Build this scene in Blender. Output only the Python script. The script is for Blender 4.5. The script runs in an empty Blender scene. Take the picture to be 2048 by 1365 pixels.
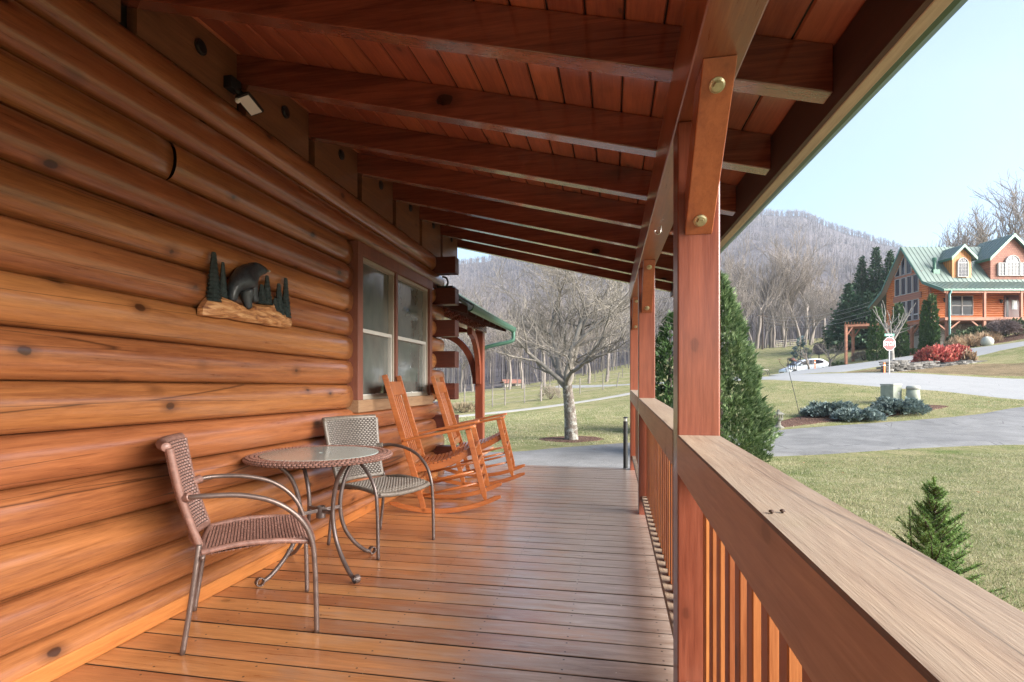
import bpy, bmesh, math, random
import numpy as np
from mathutils import Vector, Matrix, noise as mnoise
R_ = math.radians
rnd = random.Random(7)
scene = bpy.context.scene
col = scene.collection

# ------------------------------------------------------------------ camera
FPX, VX, HZ, EYE = 1077.4, 1227.0, 765.0, 1.15
YAW = math.atan2(VX-1024, FPX)
cam_d = bpy.data.cameras.new('camera'); cam = bpy.data.objects.new('camera', cam_d); col.objects.link(cam)
cam.location = (0, 0, EYE); cam.rotation_euler = (R_(90), 0, YAW)
cam_d.sensor_width = 36; cam_d.lens = 36*FPX/2048; cam_d.shift_y = (HZ-682.5)/2048
cam_d.clip_start = 0.02; cam_d.clip_end = 6000
scene.camera = cam
FWD = (-math.sin(YAW), math.cos(YAW)); RGT = (math.cos(YAW), math.sin(YAW))

# ------------------------------------------------------------------ sky, sun, exposure
SUN_EL, SUN_AZ = R_(26), R_(110)       # azimuth clockwise from +Y
world = bpy.data.worlds.new("World"); scene.world = world; world.use_nodes = True
wn = world.node_tree.nodes; wl = world.node_tree.links
bg = wn['Background']; sky = wn.new('ShaderNodeTexSky'); sky.sky_type = 'NISHITA'; sky.sun_disc = False
sky.sun_elevation = SUN_EL; sky.sun_rotation = SUN_AZ; sky.altitude = 800; sky.air_density = 1.15; sky.dust_density = 1.0; sky.ozone_density = 1.7
wl.new(sky.outputs[0], bg.inputs[0]); bg.inputs[1].default_value = 0.088
sun_d = bpy.data.lights.new('sun', 'SUN'); sun_d.energy = 4.8; sun_d.angle = R_(50); sun_d.color = (1, .95, .87)
sun = bpy.data.objects.new('sun', sun_d); col.objects.link(sun)
sd = Vector((math.sin(SUN_AZ)*math.cos(SUN_EL), math.cos(SUN_AZ)*math.cos(SUN_EL), math.sin(SUN_EL)))
sun.rotation_euler = sd.to_track_quat('Z', 'Y').to_euler()
scene.view_settings.view_transform = 'Standard'; scene.view_settings.look = 'None'
scene.view_settings.exposure = 1.8; scene.view_settings.gamma = 1
scene.cycles.max_bounces = 8; scene.cycles.diffuse_bounces = 5; scene.cycles.transparent_max_bounces = 16
scene.cycles.use_denoising = True
try: scene.cycles.denoising_prefilter = 'NONE'
except Exception: pass

def at(px, py, d):
    k = (px-1024)/FPX
    return Vector((d*(FWD[0]+k*RGT[0]), d*(FWD[1]+k*RGT[1]), EYE-(py-HZ)/FPX*d))
def on_wall(px, py, X=-2.19):
    k = (px-1024)/FPX; d = X/(FWD[0]+k*RGT[0])
    return d*(FWD[1]+k*RGT[1]), EYE-(py-HZ)/FPX*d

# ------------------------------------------------------------------ helpers
def tag(o, label=None, cat=None, group=None, kind=None):
    if label: o['label'] = label
    if cat: o['category'] = cat
    if group: o['group'] = group
    if kind: o['kind'] = kind
    return o
def thing(name, label, cat, loc=(0,0,0), rz=0, group=None):
    o = bpy.data.objects.new(name, None); col.objects.link(o); o.empty_display_size = .1
    o.location = loc; o.rotation_euler = (0, 0, rz)
    return tag(o, label, cat, group)
def copy_tree(o, parent=None):
    c = o.copy(); col.objects.link(c)
    if parent is not None: c.parent = parent
    for ch in list(o.children): copy_tree(ch, c)
    return c
class MB:
    def __init__(s): s.v = []; s.f = []; s.m = []; s.mi = 0
    def add(s, vs, fs):
        n = len(s.v); s.v.extend([tuple(v) for v in vs]); s.f.extend([tuple(i+n for i in f) for f in fs]); s.m.extend([s.mi]*len(fs)); return s
    def hexa(s, p):   # 8 corners: bottom ring then top ring
        return s.add(p, [(3,2,1,0),(4,5,6,7),(0,1,5,4),(1,2,6,5),(2,3,7,6),(3,0,4,7)])
    def box(s, x0,x1,y0,y1,z0,z1):
        return s.hexa([(x0,y0,z0),(x1,y0,z0),(x1,y1,z0),(x0,y1,z0),(x0,y0,z1),(x1,y0,z1),(x1,y1,z1),(x0,y1,z1)])
    def bar(s, a, b, w, h, up=(0,0,1)):   # rectangular bar from a to b
        a = Vector(a); b = Vector(b); d = (b-a).normalized(); u = Vector(up)
        sd_ = d.cross(u)
        if sd_.length < 1e-4: sd_ = d.cross(Vector((1,0,0)))
        sd_.normalize(); u = sd_.cross(d).normalized(); p = []
        for q in (a, b):
            for (i, j) in ((-1,-1),(1,-1),(1,1),(-1,1)): p.append(q+sd_*(i*w/2)+u*(j*h/2))
        return s.add(p, [(3,2,1,0),(4,5,6,7),(0,1,5,4),(1,2,6,5),(2,3,7,6),(3,0,4,7)])
    def tube(s, pts, rad, n=8, cap=True):
        pts = [Vector(p) for p in pts]; m = len(pts)
        if not hasattr(rad, '__len__'): rad = [rad]*m
        vs = []; prev = None
        for i, p in enumerate(pts):
            t = (pts[min(i+1,m-1)]-pts[max(i-1,0)])
            if t.length < 1e-9: t = Vector((0,0,1))
            t.normalize()
            if prev is None:
                a = Vector((0,0,1)) if abs(t.z) < .9 else Vector((1,0,0))
                u = t.cross(a).normalized()
            else:
                u = prev-t*prev.dot(t)
                if u.length < 1e-6: u = t.orthogonal()
                u.normalize()
            prev = u; w = t.cross(u)
            for k in range(n):
                an = 2*math.pi*k/n; vs.append(p+u*(math.cos(an)*rad[i])+w*(math.sin(an)*rad[i]))
        fs = [(i*n+k, i*n+(k+1)%n, (i+1)*n+(k+1)%n, (i+1)*n+k) for i in range(m-1) for k in range(n)]
        if cap: fs.append(tuple(reversed(range(n)))); fs.append(tuple((m-1)*n+k for k in range(n)))
        return s.add(vs, fs)
    def lathe(s, prof, n=16, c=(0,0,0)):
        vs = [(c[0]+r*math.cos(2*math.pi*k/n), c[1]+r*math.sin(2*math.pi*k/n), c[2]+z) for r, z in prof for k in range(n)]
        m = len(prof)
        fs = [(i*n+k, i*n+(k+1)%n, (i+1)*n+(k+1)%n, (i+1)*n+k) for i in range(m-1) for k in range(n)]
        fs.append(tuple(reversed(range(n)))); fs.append(tuple((m-1)*n+k for k in range(n)))
        return s.add(vs, fs)
    def prism(s, poly, a, b):   # poly: function (i)->point lists; a,b offset vectors
        n = len(poly); a = Vector(a); b = Vector(b)
        vs = [Vector(p)+a for p in poly]+[Vector(p)+b for p in poly]
        fs = [tuple(reversed(range(n))), tuple(range(n, 2*n))]+[(i,(i+1)%n,n+(i+1)%n,n+i) for i in range(n)]
        return s.add(vs, fs)
    def grid(s, fn, nu, nv, closed_u=False):
        vs = [fn(i/nu, j/nv) for j in range(nv+1) for i in range(nu+1)]
        w = nu+1
        return s.add(vs, [(j*w+i, j*w+i+1, (j+1)*w+i+1, (j+1)*w+i) for j in range(nv) for i in range(nu)])
    def build(s, name, mat, parent=None, smooth=False, bevel=0, segs=2, fix=True, sm_angle=None):
        me = bpy.data.meshes.new(name); me.from_pydata(s.v, [], s.f)
        mats = mat if isinstance(mat, (list, tuple)) else [mat]
        for m_ in mats: me.materials.append(m_)
        if len(mats) > 1: me.polygons.foreach_set('material_index', s.m)
        if fix:
            bm = bmesh.new(); bm.from_mesh(me); bmesh.ops.recalc_face_normals(bm, faces=bm.faces); bm.to_mesh(me); bm.free()
        if smooth: me.polygons.foreach_set('use_smooth', [True]*len(me.polygons))
        me.update()
        o = bpy.data.objects.new(name, me); col.objects.link(o)
        if parent is not None: o.parent = parent
        if bevel:
            b = o.modifiers.new('bevel', 'BEVEL'); b.width = bevel; b.segments = segs; b.limit_method = 'ANGLE'; b.angle_limit = R_(40)
        return o
def smooth_path(pts, n=6):   # Catmull-Rom
    P = [Vector(p) for p in pts]; out = []
    for i in range(len(P)-1):
        a = P[max(i-1,0)]; b = P[i]; c = P[i+1]; d = P[min(i+2,len(P)-1)]
        for k in range(n):
            t = k/n
            out.append(.5*((2*b)+(c-a)*t+(2*a-5*b+4*c-d)*t*t+(3*b-a-3*c+d)*t**3))
    out.append(P[-1]); return out
def fnoise(x, y, z=0.0, oct=4):
    return mnoise.fractal((x, y, z), 1.0, 2.0, oct)

# ------------------------------------------------------------------ materials
class NT:
    def __init__(s, name):
        s.m = bpy.data.materials.new(name); s.m.use_nodes = True; s.t = s.m.node_tree; s.n = s.t.nodes; s.p = s.n['Principled BSDF']
    def N(s, ty, **kw):
        n = s.n.new('ShaderNode'+ty)
        for k, v in kw.items(): setattr(n, k, v)
        return n
    def L(s, a, b): s.t.links.new(a, b)
    def val(s, sock, v):
        if hasattr(v, 'is_linked') or hasattr(v, 'links'): s.L(v, sock)
        else: sock.default_value = v
    def math(s, op, a, b=0.0, c=0.0):
        n = s.N('Math', operation=op); s.val(n.inputs[0], a); s.val(n.inputs[1], b)
        if op == 'MULTIPLY_ADD': s.val(n.inputs[2], c)
        return n.outputs[0]
    def mix(s, f, a, b, blend='MIX'):
        n = s.N('Mix', data_type='RGBA', blend_type=blend); s.val(n.inputs[0], f)
        for i, v in ((6, a), (7, b)):
            if isinstance(v, tuple): n.inputs[i].default_value = (*v[:3], 1)
            else: s.L(v, n.inputs[i])
        return n.outputs[2]
    def ramp(s, f, stops, interp='LINEAR'):
        n = s.N('ValToRGB'); e = n.color_ramp.elements; n.color_ramp.interpolation = interp
        while len(e) < len(stops): e.new(.5)
        for k, (p, c) in enumerate(stops):
            e[k].position = p; e[k].color = (c, c, c, 1) if not isinstance(c, tuple) else (*c[:3], 1)
        s.val(n.inputs[0], f); return n.outputs[0]
    def coord(s, kind='Object'):
        if kind == 'World': return s.N('NewGeometry').outputs['Position']
        return s.N('TexCoord').outputs[kind]
    def mapping(s, v, scale=(1,1,1), loc=(0,0,0), rot=(0,0,0)):
        n = s.N('Mapping'); s.L(v, n.inputs[0]); n.inputs[3].default_value = scale; n.inputs[1].default_value = loc; n.inputs[2].default_value = rot
        return n.outputs[0]
    def noise(s, v, scale=5, detail=4, rough=.5, dist=0):
        n = s.N('TexNoise'); s.L(v, n.inputs['Vector']); n.inputs['Scale'].default_value = scale; n.inputs['Detail'].default_value = detail
        n.inputs['Roughness'].default_value = rough; n.inputs['Distortion'].default_value = dist; return n.outputs['Fac']
    def vor(s, v, scale=5, feature='F1', out='Distance', rand=1.0):
        n = s.N('TexVoronoi', feature=feature); s.L(v, n.inputs['Vector']); n.inputs['Scale'].default_value = scale
        n.inputs['Randomness'].default_value = rand; return n.outputs[out]
    def sep(s, v):
        n = s.N('SeparateXYZ'); s.L(v, n.inputs[0]); return n.outputs
    def comb(s, x, y, z):
        n = s.N('CombineXYZ')
        for i, q in enumerate((x, y, z)): s.val(n.inputs[i], q)
        return n.outputs[0]
    def wnoise(s, x):
        n = s.N('TexWhiteNoise', noise_dimensions='1D'); s.val(n.inputs['W'], x); return n.outputs['Value']
    def bump(s, h, strength=.3, dist=.01):
        n = s.N('Bump'); n.inputs['Strength'].default_value = strength; n.inputs['Distance'].default_value = dist; s.L(h, n.inputs['Height'])
        s.L(n.outputs[0], s.p.inputs['Normal']); return n.outputs[0]
    def out(s, color=None, rough=.5, metal=0, coat=0, spec=None, coat_r=.1):
        if color is not None:
            if isinstance(color, tuple): s.p.inputs['Base Color'].default_value = (*color[:3], 1)
            else: s.L(color, s.p.inputs['Base Color'])
        s.val(s.p.inputs['Roughness'], rough); s.p.inputs['Metallic'].default_value = metal
        s.p.inputs['Coat Weight'].default_value = coat; s.p.inputs['Coat Roughness'].default_value = coat_r
        if spec is not None: s.p.inputs['Specular IOR Level'].default_value = spec
        return s.m
def plain(name, c, rough=.5, metal=0, coat=0, var=.25, sc=8, bump=.0):
    t = NT(name); v = t.coord('Object'); n = t.noise(v, sc, 5, .6)
    c2 = tuple(x*(1-var) for x in c); c3 = tuple(min(1, x*(1+var)) for x in c)
    k = t.ramp(n, [(.3, c2), (.7, c3)])
    if bump: t.bump(t.noise(v, sc*6, 4), bump, .005)
    return t.out(k, rough, metal, coat)
def wood(name, dark, light, axis='Y', rough=.4, coat=0.0, grain=1.0, knots=.5, space='World', idx=None, tint=.25, crack=0.0, extra=None, kdark=.3, coat_r=.2, knsc=1.0, bumps=.25):
    """stained wood: long grain along axis, knots, per-piece tint (idx: function returning an integer-ish socket)"""
    t = NT(name); v0 = t.coord(space)
    if space != 'World':
        oi = t.N('ObjectInfo'); va = t.N('VectorMath', operation='ADD'); t.L(v0, va.inputs[0])
        t.L(t.comb(t.math('MULTIPLY', oi.outputs['Random'], 13.0), t.math('MULTIPLY', oi.outputs['Random'], 7.0), t.math('MULTIPLY', oi.outputs['Random'], 5.0)), va.inputs[1]); v0 = va.outputs[0]
    if idx:
        w = t.wnoise(idx(t, t.coord(space))); va = t.N('VectorMath', operation='ADD'); t.L(v0, va.inputs[0])
        sh = t.math('MULTIPLY', w, 37.0)
        t.L(t.comb(sh, sh, 0.0) if axis != 'Z' else t.comb(0.0, 0.0, sh), va.inputs[1]); v0 = va.outputs[0]
    s1 = {'X': (1.2, 22, 22), 'Y': (22, 1.2, 22), 'Z': (22, 22, 1.2)}[axis]
    s2 = {'X': (.35, 3, 3), 'Y': (3, .35, 3), 'Z': (3, 3, .35)}[axis]
    sk = {'X': (.65, 1, 1), 'Y': (1, .65, 1), 'Z': (1, 1, .65)}[axis]
    big = t.noise(t.mapping(v0, s2), 1.6, 4, .55, .4)
    dist_ = t.vor(t.mapping(v0, sk), 4.5*knsc)
    fine = t.math('ADD', t.math('MULTIPLY', t.noise(t.mapping(v0, s1), 2.2*grain, 6, .62, .6), .6), t.math('MULTIPLY', t.noise(t.mapping(v0, s1), 8*grain, 4, .7, .3), .4))
    f = t.math('ADD', t.math('MULTIPLY', big, .42), t.math('MULTIPLY', fine, .70))
    c = t.ramp(f, [(.44, dark), (.68, light)])
    if knots:
        # knots: small dark spots with paler halo at sparse voronoi centres
        nz = t.math('MULTIPLY', t.noise(v0, 30, 3), .05)
        dd = t.math('ADD', dist_, nz)
        k = t.ramp(dd, [(.095, 1.0), (.115, 0.0)])
        halo = t.ramp(dd, [(.08, .75), (.24, 0.0)])
        c = t.mix(t.math('MULTIPLY', halo, knots), c, tuple(x*.55 for x in dark))
        c = t.mix(t.math('MULTIPLY', k, knots), c, tuple(x*kdark for x in dark))
    if idx:
        hsv = t.N('HueSaturation'); t.L(c, hsv.inputs['Color'])
        t.L(t.math('MULTIPLY_ADD', w, tint, 1-tint/2), hsv.inputs['Value'])
        t.L(t.math('MULTIPLY_ADD', w, .012, .494), hsv.inputs['Hue']); c = hsv.outputs[0]
    if crack:
        sc_ = {'X': (.25, 9, 9), 'Y': (9, .25, 9), 'Z': (9, 9, .25)}[axis]
        cr = t.vor(t.mapping(v0, sc_), .8, 'DISTANCE_TO_EDGE')
        m_ = t.ramp(t.noise(v0, .8, 2), [(.47, 0.0), (.52, 1.0)])
        ck = t.math('MULTIPLY', t.ramp(cr, [(.0, 1.0), (.010, 0.0)]), m_)
        c = t.mix(t.math('MULTIPLY', ck, crack), c, tuple(x*.25 for x in dark))
    if extra: c = extra(t, c, v0)
    t.bump(fine, bumps, .004)
    rr = t.math('MULTIPLY_ADD', fine, .25, rough-.12)
    return t.out(c, rr, 0, coat, coat_r=coat_r)

COURSE = .201; LOG_T = -.01
def log_gap(k, Y): return 2.35 + k*COURSE + LOG_T*(Y-2.9)
def log_idx(t, v):
    s = t.sep(v)
    z = t.math('ADD', s[2], t.math('MULTIPLY', s[1], -LOG_T))
    return t.math('FLOOR', t.math('DIVIDE', t.math('SUBTRACT', z, 2.355-2.9*LOG_T-20*COURSE), COURSE))
def deck_idx(t, v): return t.math('FLOOR', t.math('DIVIDE', t.sep(v)[1], .142))
def ceil_idx(t, v): return t.math('FLOOR', t.math('DIVIDE', t.math('ADD', t.sep(v)[0], 5.0), .144))
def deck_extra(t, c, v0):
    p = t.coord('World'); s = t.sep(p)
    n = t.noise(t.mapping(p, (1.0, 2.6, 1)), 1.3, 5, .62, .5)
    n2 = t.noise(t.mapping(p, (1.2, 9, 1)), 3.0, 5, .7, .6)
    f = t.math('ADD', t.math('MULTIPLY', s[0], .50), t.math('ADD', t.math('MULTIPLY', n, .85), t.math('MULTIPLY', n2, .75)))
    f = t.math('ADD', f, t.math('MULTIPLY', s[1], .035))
    k = t.ramp(f, [(.20, 0.0), (.80, .95)])  # greyer toward the rail: weathering plus sky glare painted into the colour
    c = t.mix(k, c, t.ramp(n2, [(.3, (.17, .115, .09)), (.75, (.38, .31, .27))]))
    fy = t.math('FRACT', t.math('DIVIDE', s[1], .142)); ed = t.ramp(fy, [(.0, 1.0), (.022, .0), (.91, .0), (.925, 1.0)])
    c = t.mix(ed, c, (.02, .012, .008))  # board edges painted dark for the shade and dirt in the gaps
    jx = t.math('MULTIPLY', t.math('SUBTRACT', t.math('FRACT', t.math('DIVIDE', s[0], .406)), .5), .406); jy = t.math('MULTIPLY', t.math('SUBTRACT', t.math('ABSOLUTE', t.math('SUBTRACT', fy, .47)), .28), .142)
    jd = t.math('ADD', t.math('MULTIPLY', jx, jx), t.math('MULTIPLY', jy, jy)); c = t.mix(t.math('LESS_THAN', jd, .000022), c, (.03, .02, .015))
    sp = t.ramp(t.noise(p, 60, 2), [(.73, 0.0), (.76, .7)])
    return t.mix(sp, c, (.5, .45, .4))
def weather(t, c, v0):
    p = t.coord('World'); n = t.noise(t.mapping(p, (6, 1.2, 6)), 1.8, 6, .65, .5)
    c = t.mix(t.ramp(n, [(.35, 0.0), (.7, .8)]), c, (.28, .22, .165))
    g = t.noise(p, 3, 3)
    return t.mix(t.ramp(g, [(.62, 0.0), (.72, .35)]), c, (.22, .2, .10))
M = {}
M['log'] = wood('log_stain', (.205, .066, .024), (.45, .17, .060), "Y", .30, .8, .9, 1.0, idx=log_idx, tint=.2, crack=.9, knsc=1.0, bumps=.22)
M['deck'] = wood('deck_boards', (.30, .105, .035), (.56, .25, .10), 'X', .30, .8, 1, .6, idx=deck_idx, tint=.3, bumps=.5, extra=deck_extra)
M['rafter'] = wood('rafter_stain', (.10, .017, .009), (.24, .05, .022), 'X', .26, .8, .8, .9, knsc=.7, kdark=.15)
M['ceiling'] = wood('ceiling_boards', (.27, .07, .036), (.50, .155, .075), 'Y', .32, .4, .8, .7, idx=ceil_idx, tint=.35)
M['beam'] = wood('beam_stain', (.20, .06, .03), (.38, .14, .07), 'Y', .3, .4, .7, .5)
M['post'] = wood('post_stain', (.14, .033, .017), (.25, .068, .034), 'Z', .33, .35, .9, .35)
M['brace'] = wood('brace_stain', (.25, .058, .02), (.40, .115, .04), 'Z', .33, .35, .9, .6)
M['rail'] = wood('rail_weathered', (.18, .115, .075), (.34, .25, .175), 'Y', .6, 0, 1.2, .3, extra=weather, crack=.8, bumps=.5)
M['rail_side'] = wood('rail_stain', (.33, .20, .135), (.50, .335, .24), 'Y', .5, .1, 1, .35, bumps=.35)
M['baluster'] = wood('baluster_stain', (.23, .066, .02), (.42, .145, .045), 'Z', .45, .1, 1, .5, tint=.4, idx=lambda t, v: t.math('FLOOR', t.math('DIVIDE', t.sep(v)[1], .1143)))
M['rocker'] = wood('rocker_oak', (.27, .07, .018), (.45, .14, .038), 'X', .3, .3, 1, .15, space='Object')
M['logend'] = wood('end_grain_red', (.055, .012, .008), (.13, .03, .016), 'X', .5, .1, 1.2, .3)
M['trim'] = wood('window_trim', (.16, .055, .035), (.24, .09, .058), 'Z', .5, .1, 1, .1)
M['fascia'] = wood('fascia_board', (.30, .24, .18), (.50, .43, .34), 'Y', .6, 0, 1.3, .3)
M['sill'] = wood('sill_wood', (.20, .11, .06), (.34, .21, .12), 'Y', .5, .1, 1, .1)
M['green_metal'] = plain('green_metal', (.045, .13, .085), .35, .2, .2, .1)
M['green_roof'] = plain('green_roof', (.125, .17, .145), .5, .1, .2, .12, .6)
M['vinyl'] = plain('tan_vinyl', (.38, .34, .285), .5, 0, 0, .06)
M['white_vinyl'] = plain('white_vinyl', (.58, .56, .52), .5, 0, 0, .06)
M['zinc'] = plain('zinc', (.50, .44, .30), .35, .9, 0, .2, 40)
M['tube'] = plain('bronze_tube', (.14, .105, .095), .38, .5, .1, .2, 30)
M['tube_warm'] = plain('bronze_tube_pink', (.18, .13, .112), .38, .5, .1, .2, 30)
M['wicker_red'] = plain('wicker_redbrown', (.26, .135, .105), .45, 0, .1, .3, 50)
M['wicker_grey'] = plain('wicker_grey', (.17, .14, .115), .45, 0, .1, .3, 50)
M['wicker_gap'] = plain('wicker_gap', (.03, .02, .018), .8)
M['black'] = plain('black_plastic', (.012, .012, .013), .45, 0, 0, .2)
M['dark'] = plain('dark_void', (.02, .015, .012), .8)
M['steel'] = plain('bright_steel', (.6, .6, .6), .3, .9, 0, .1)
M['rust'] = plain('rust', (.05, .025, .015), .7)
t = NT('window_pane'); v = t.coord('World')
n = t.noise(t.mapping(v, (1, 2.2, 1.2)), 1.6, 5, .65, .8)
t.out(t.ramp(n, [(.35, (.10, .108, .10)), (.65, (.16, .165, .15))]), .10, 0, .6, .7, .04); M['pane'] = t.m
t = NT('lace_curtain'); v = t.coord('World')
t.out(t.ramp(t.noise(t.mapping(v, (1, 14, .5)), 2, 3), [(.3, (.08, .08, .075)), (.7, (.13, .13, .12))]), .25, 0, .6, .5, .06); M['curtain'] = t.m
t = NT('table_glass'); v = t.coord('Object')
t.bump(t.noise(v, 90, 3), .35, .002); t.out((.50, .58, .54), .22, 0, .6, .8, .1); M['tableglass'] = t.m
t = NT('led_panel'); t.out((.85, .85, .8), .3, 0, .5); M['led'] = t.m
M['bear'] = plain('bear_black', (.025, .032, .038), .38, 0, .3, .5, 60, .5)
M['carved_green'] = plain('carved_green', (.022, .036, .034), .5, 0, .1, .6, 60, .5)
t = NT('carved_base'); v = t.coord('World'); n = t.noise(t.mapping(v, (6, 5, 22)), 2, 5, .6, .8)
t.bump(n, .6, .01); t.out(t.ramp(n, [(.3, (.14, .045, .02)), (.5, (.50, .22, .08)), (.7, (.75, .45, .22))]), .45, 0, .1); M['carved_base'] = t.m
# ------------------------------------------------------------------ terrain height (thin plate through surveyed points)
G0 = -.45
ctrl = [(1700,1150,None,(2.6,4.2,G0)),]
P_ = []
def cp(px, py, d): P_.append(tuple(at(px, py, d)))
def cw(x, y, z): P_.append((x, y, z))
for w in [(.5,-3,G0),(.5,3,G0),(.6,7,G0),(3,4,G0),(6,3,G0-.02),(6,-8,G0),(-10,-8,G0),(-10,6,G0),(-4,8,G0),(0,9.5,G0),(20,-8,-.1),(-30,10,-.6),(-30,-30,-.8),(20,-40,-.3),(50,0,1.2),(-70,30,-.8),(-60,80,.2),(-50,-10,-1),(90,10,5),(-100,100,2),(70,-50,2)]: cw(*w)
for c_ in [(1550,915,11.5),(1800,903,11.8),(2048,893,12),(1545,862,16),(1750,845,17),(1950,828,18),(2048,812,19),(1700,803,21.5),(1800,803,21),
           (1522,761,30),(1667,769,26),(1876,784,23),(2048,803,20.2),(1689,746,34),(2048,761,27),(1780,748,31),(1766,732,36),(1964,715,36),(2048,696,36),
           (1522,755,38),(1570,746.5,46),(1650,737,46),(1560,753,50.2),(1610,751,50.2),(1660,746,50.2),(1610,738,58),(1760,722,47),(1850,707,44.5),(2048,684,40),(1860,708,50),(1775,712,55),(1690,727,53),(1940,690,46),(2048,668,46),(2048,645,52),
           (1500,700,90),(1700,672,110),(1800,690,70),(1143,880,15),(1000,905,12.3),(1250,886,14.4),(920,835,26),(1250,792,33),(900,822,32),(1250,772,45),
           (890,806,50),(1007,776,68),(1131,766,70),(1248,744,74),(1400,722,80),(880,790,90),(1100,745,110),(1300,715,120),(1600,655,150),(1900,600,110),(2200,640,60),(2300,900,12)]: cp(*c_)
PT = np.array(P_); _n = len(PT)
def _U(r2): return np.where(r2 > 0, r2*np.log(r2+1e-12), 0)
_K = _U(((PT[:,None,:2]-PT[None,:,:2])**2).sum(-1))+np.eye(_n)*1.0
_Q = np.c_[np.ones(_n), PT[:,:2]]
_A = np.block([[_K, _Q], [_Q.T, np.zeros((3,3))]])
_W = np.linalg.solve(_A, np.r_[PT[:,2], 0,0,0])
def H_arr(xy):
    xy = np.atleast_2d(np.asarray(xy, float)); out = []
    for i in range(0, len(xy), 20000):
        q = xy[i:i+20000]; out.append(_U(((q[:,None,:]-PT[None,:,:2])**2).sum(-1))@_W[:_n]+_W[_n]+q@_W[_n+1:])
    z = np.concatenate(out)
    # flat yard close round the cabin
    r = np.hypot(xy[:,0], xy[:,1]-3); k = np.clip((r-7)/5, 0, 1); k = k*k*(3-2*k)
    return G0*(1-k)+z*k
def H(x, y): return float(H_arr([(x, y)])[0])
def gnd(px, d):
    p = at(px, 0, d); return Vector((p.x, p.y, H(p.x, p.y)))

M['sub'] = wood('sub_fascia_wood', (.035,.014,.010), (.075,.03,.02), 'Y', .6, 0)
def zr(X, Y): return 2.28+.035*(Y-2.07)-.247*(X-.21)

# ------------------------------------------------------------------ the cabin
cab = thing('log_cabin', 'orange stained log cabin with open porch the photo is taken from, railing at right', 'log cabin', (-2.4, 3.0, G0))
def cpart(mb, name, mat, parent=None, **kw):
    o = mb.build(name, mat, parent or cab, **kw)
    if parent is None: o.location = -cab.location
    return o
# wall of stacked logs
WY0, WY1 = -2.6, 6.34
WIN = (4.18, 6.06, .90, 2.33)
seams = {-1: [2.32], -2: [3.12, 0.6], -9: [3.75], 0: [1.2], -5: [0.9], -3: [5.2], -10: [2.42]}
w = MB(); NP = 12
def logseg(k, y0, y1, rnd_a=False, rnd_b=False):
    n = max(2, int((y1-y0)/.14)); 
    def fn(u, v):
        Y = y0+(y1-y0)*u; a = math.pi*(v)
        zg = log_gap(k, Y); z = zg+COURSE*(.5-.5*math.cos(a))
        e = 1.0
        dd = min((Y-y0) if rnd_a else 9, (y1-Y) if rnd_b else 9)
        if dd < .05: e = math.sqrt(max(0.0, 1-(1-dd/.05)**2))*.45+.55
        x = -2.215+.092*(max(0, math.sin(a))**.72)*e
        de = min(Y-y0, y1-Y)
        if de < .01 and e == 1.0: x -= .006*math.sin(a)
        x += .004*mnoise.noise((k*3.1, Y*1.3, v*1.5))+.0016*mnoise.noise((k*5.1, Y*6, v*4))
        return (x, Y, z)
    ts = [0, .004/(y1-y0), .011/(y1-y0)]+[i/n for i in range(1, n)]+[1-.011/(y1-y0), 1-.004/(y1-y0), 1]; ts = sorted(ts)
    w.add([fn(u_, j/NP) for j in range(NP+1) for u_ in ts], [(j*len(ts)+i, j*len(ts)+i+1, (j+1)*len(ts)+i+1, (j+1)*len(ts)+i) for j in range(NP) for i in range(len(ts)-1)])
for k in range(-13, 2):
    zc = log_gap(k, 5)+COURSE/2
    end = WY1+(.28 if k % 2 == 0 else 0)
    cuts = []
    if WIN[2]+.02 < zc < WIN[3]-.02: spans = [(WY0, WIN[0]+.015), (WIN[1]-.015, end)]; inwin = True
    else: spans = [(WY0, end)]; inwin = False
    for a, b in spans:
        ys = [a]+[s for s in seams.get(k, []) if a < s < b]+[b]
        for i in range(len(ys)-1):
            logseg(k, ys[i], ys[i+1], inwin and a > 5, (inwin and a < 5))
wall = cpart(w, 'log_wall', M['log'], smooth=True, fix=False)
b = MB(); b.box(-2.6, -2.212, WY0, WIN[0]+.03, -.05, 3.1); b.box(-2.6, -2.212, WIN[1]-.03, 6.3, -.05, 3.0); b.box(-2.6, -2.212, WIN[0]+.03, WIN[1]-.03, -.05, WIN[2]+.05); b.box(-2.6,-2.212,WIN[0]+.03,WIN[1]-.03,WIN[3]-.05,3.05)
cpart(b, 'wall_core', M['dark'])
b = MB(); b.box(-8, -2.6, WY0, 6.3, G0-.2, 3.0); b.box(-2.6, -2.18, WY0, 6.3, G0-.2, -.06)
b.prism([(-2.6,0,3.0),(-5.3,0,4.6),(-8,0,3.0)], (0,WY0,0), (0,6.3,0)); cpart(b, 'cabin_core', M['logend'])
b = MB(); b.box(-2.2, -2.118, WY0, WY1, .0, .075); cpart(b, 'base_trim', wood('base_trim_wood', (.38,.12,.03), (.58,.22,.06), 'Y', .4, .2), bevel=.006)
# crossing logs' sawn ends at the corner
for zc in (2.58, 2.20, 1.81, 1.43, 1.04, .65, .27):
    b = MB(); b.box(-2.7, -1.885, 6.29, 6.45, zc-.1, zc+.1); cpart(b, 'log_end', M['logend'], bevel=.008)
b = MB(); b.box(-2.12, -1.92, 6.30, 6.42, 2.302, 2.325); b.tube(smooth_path([(-2.03,6.36,2.32),(-2.0,6.36,2.37),(-2.02,6.36,2.43),(-2.07,6.36,2.45)]), .012, 8)
cpart(b, 'log_bracket', M['black'])
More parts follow.
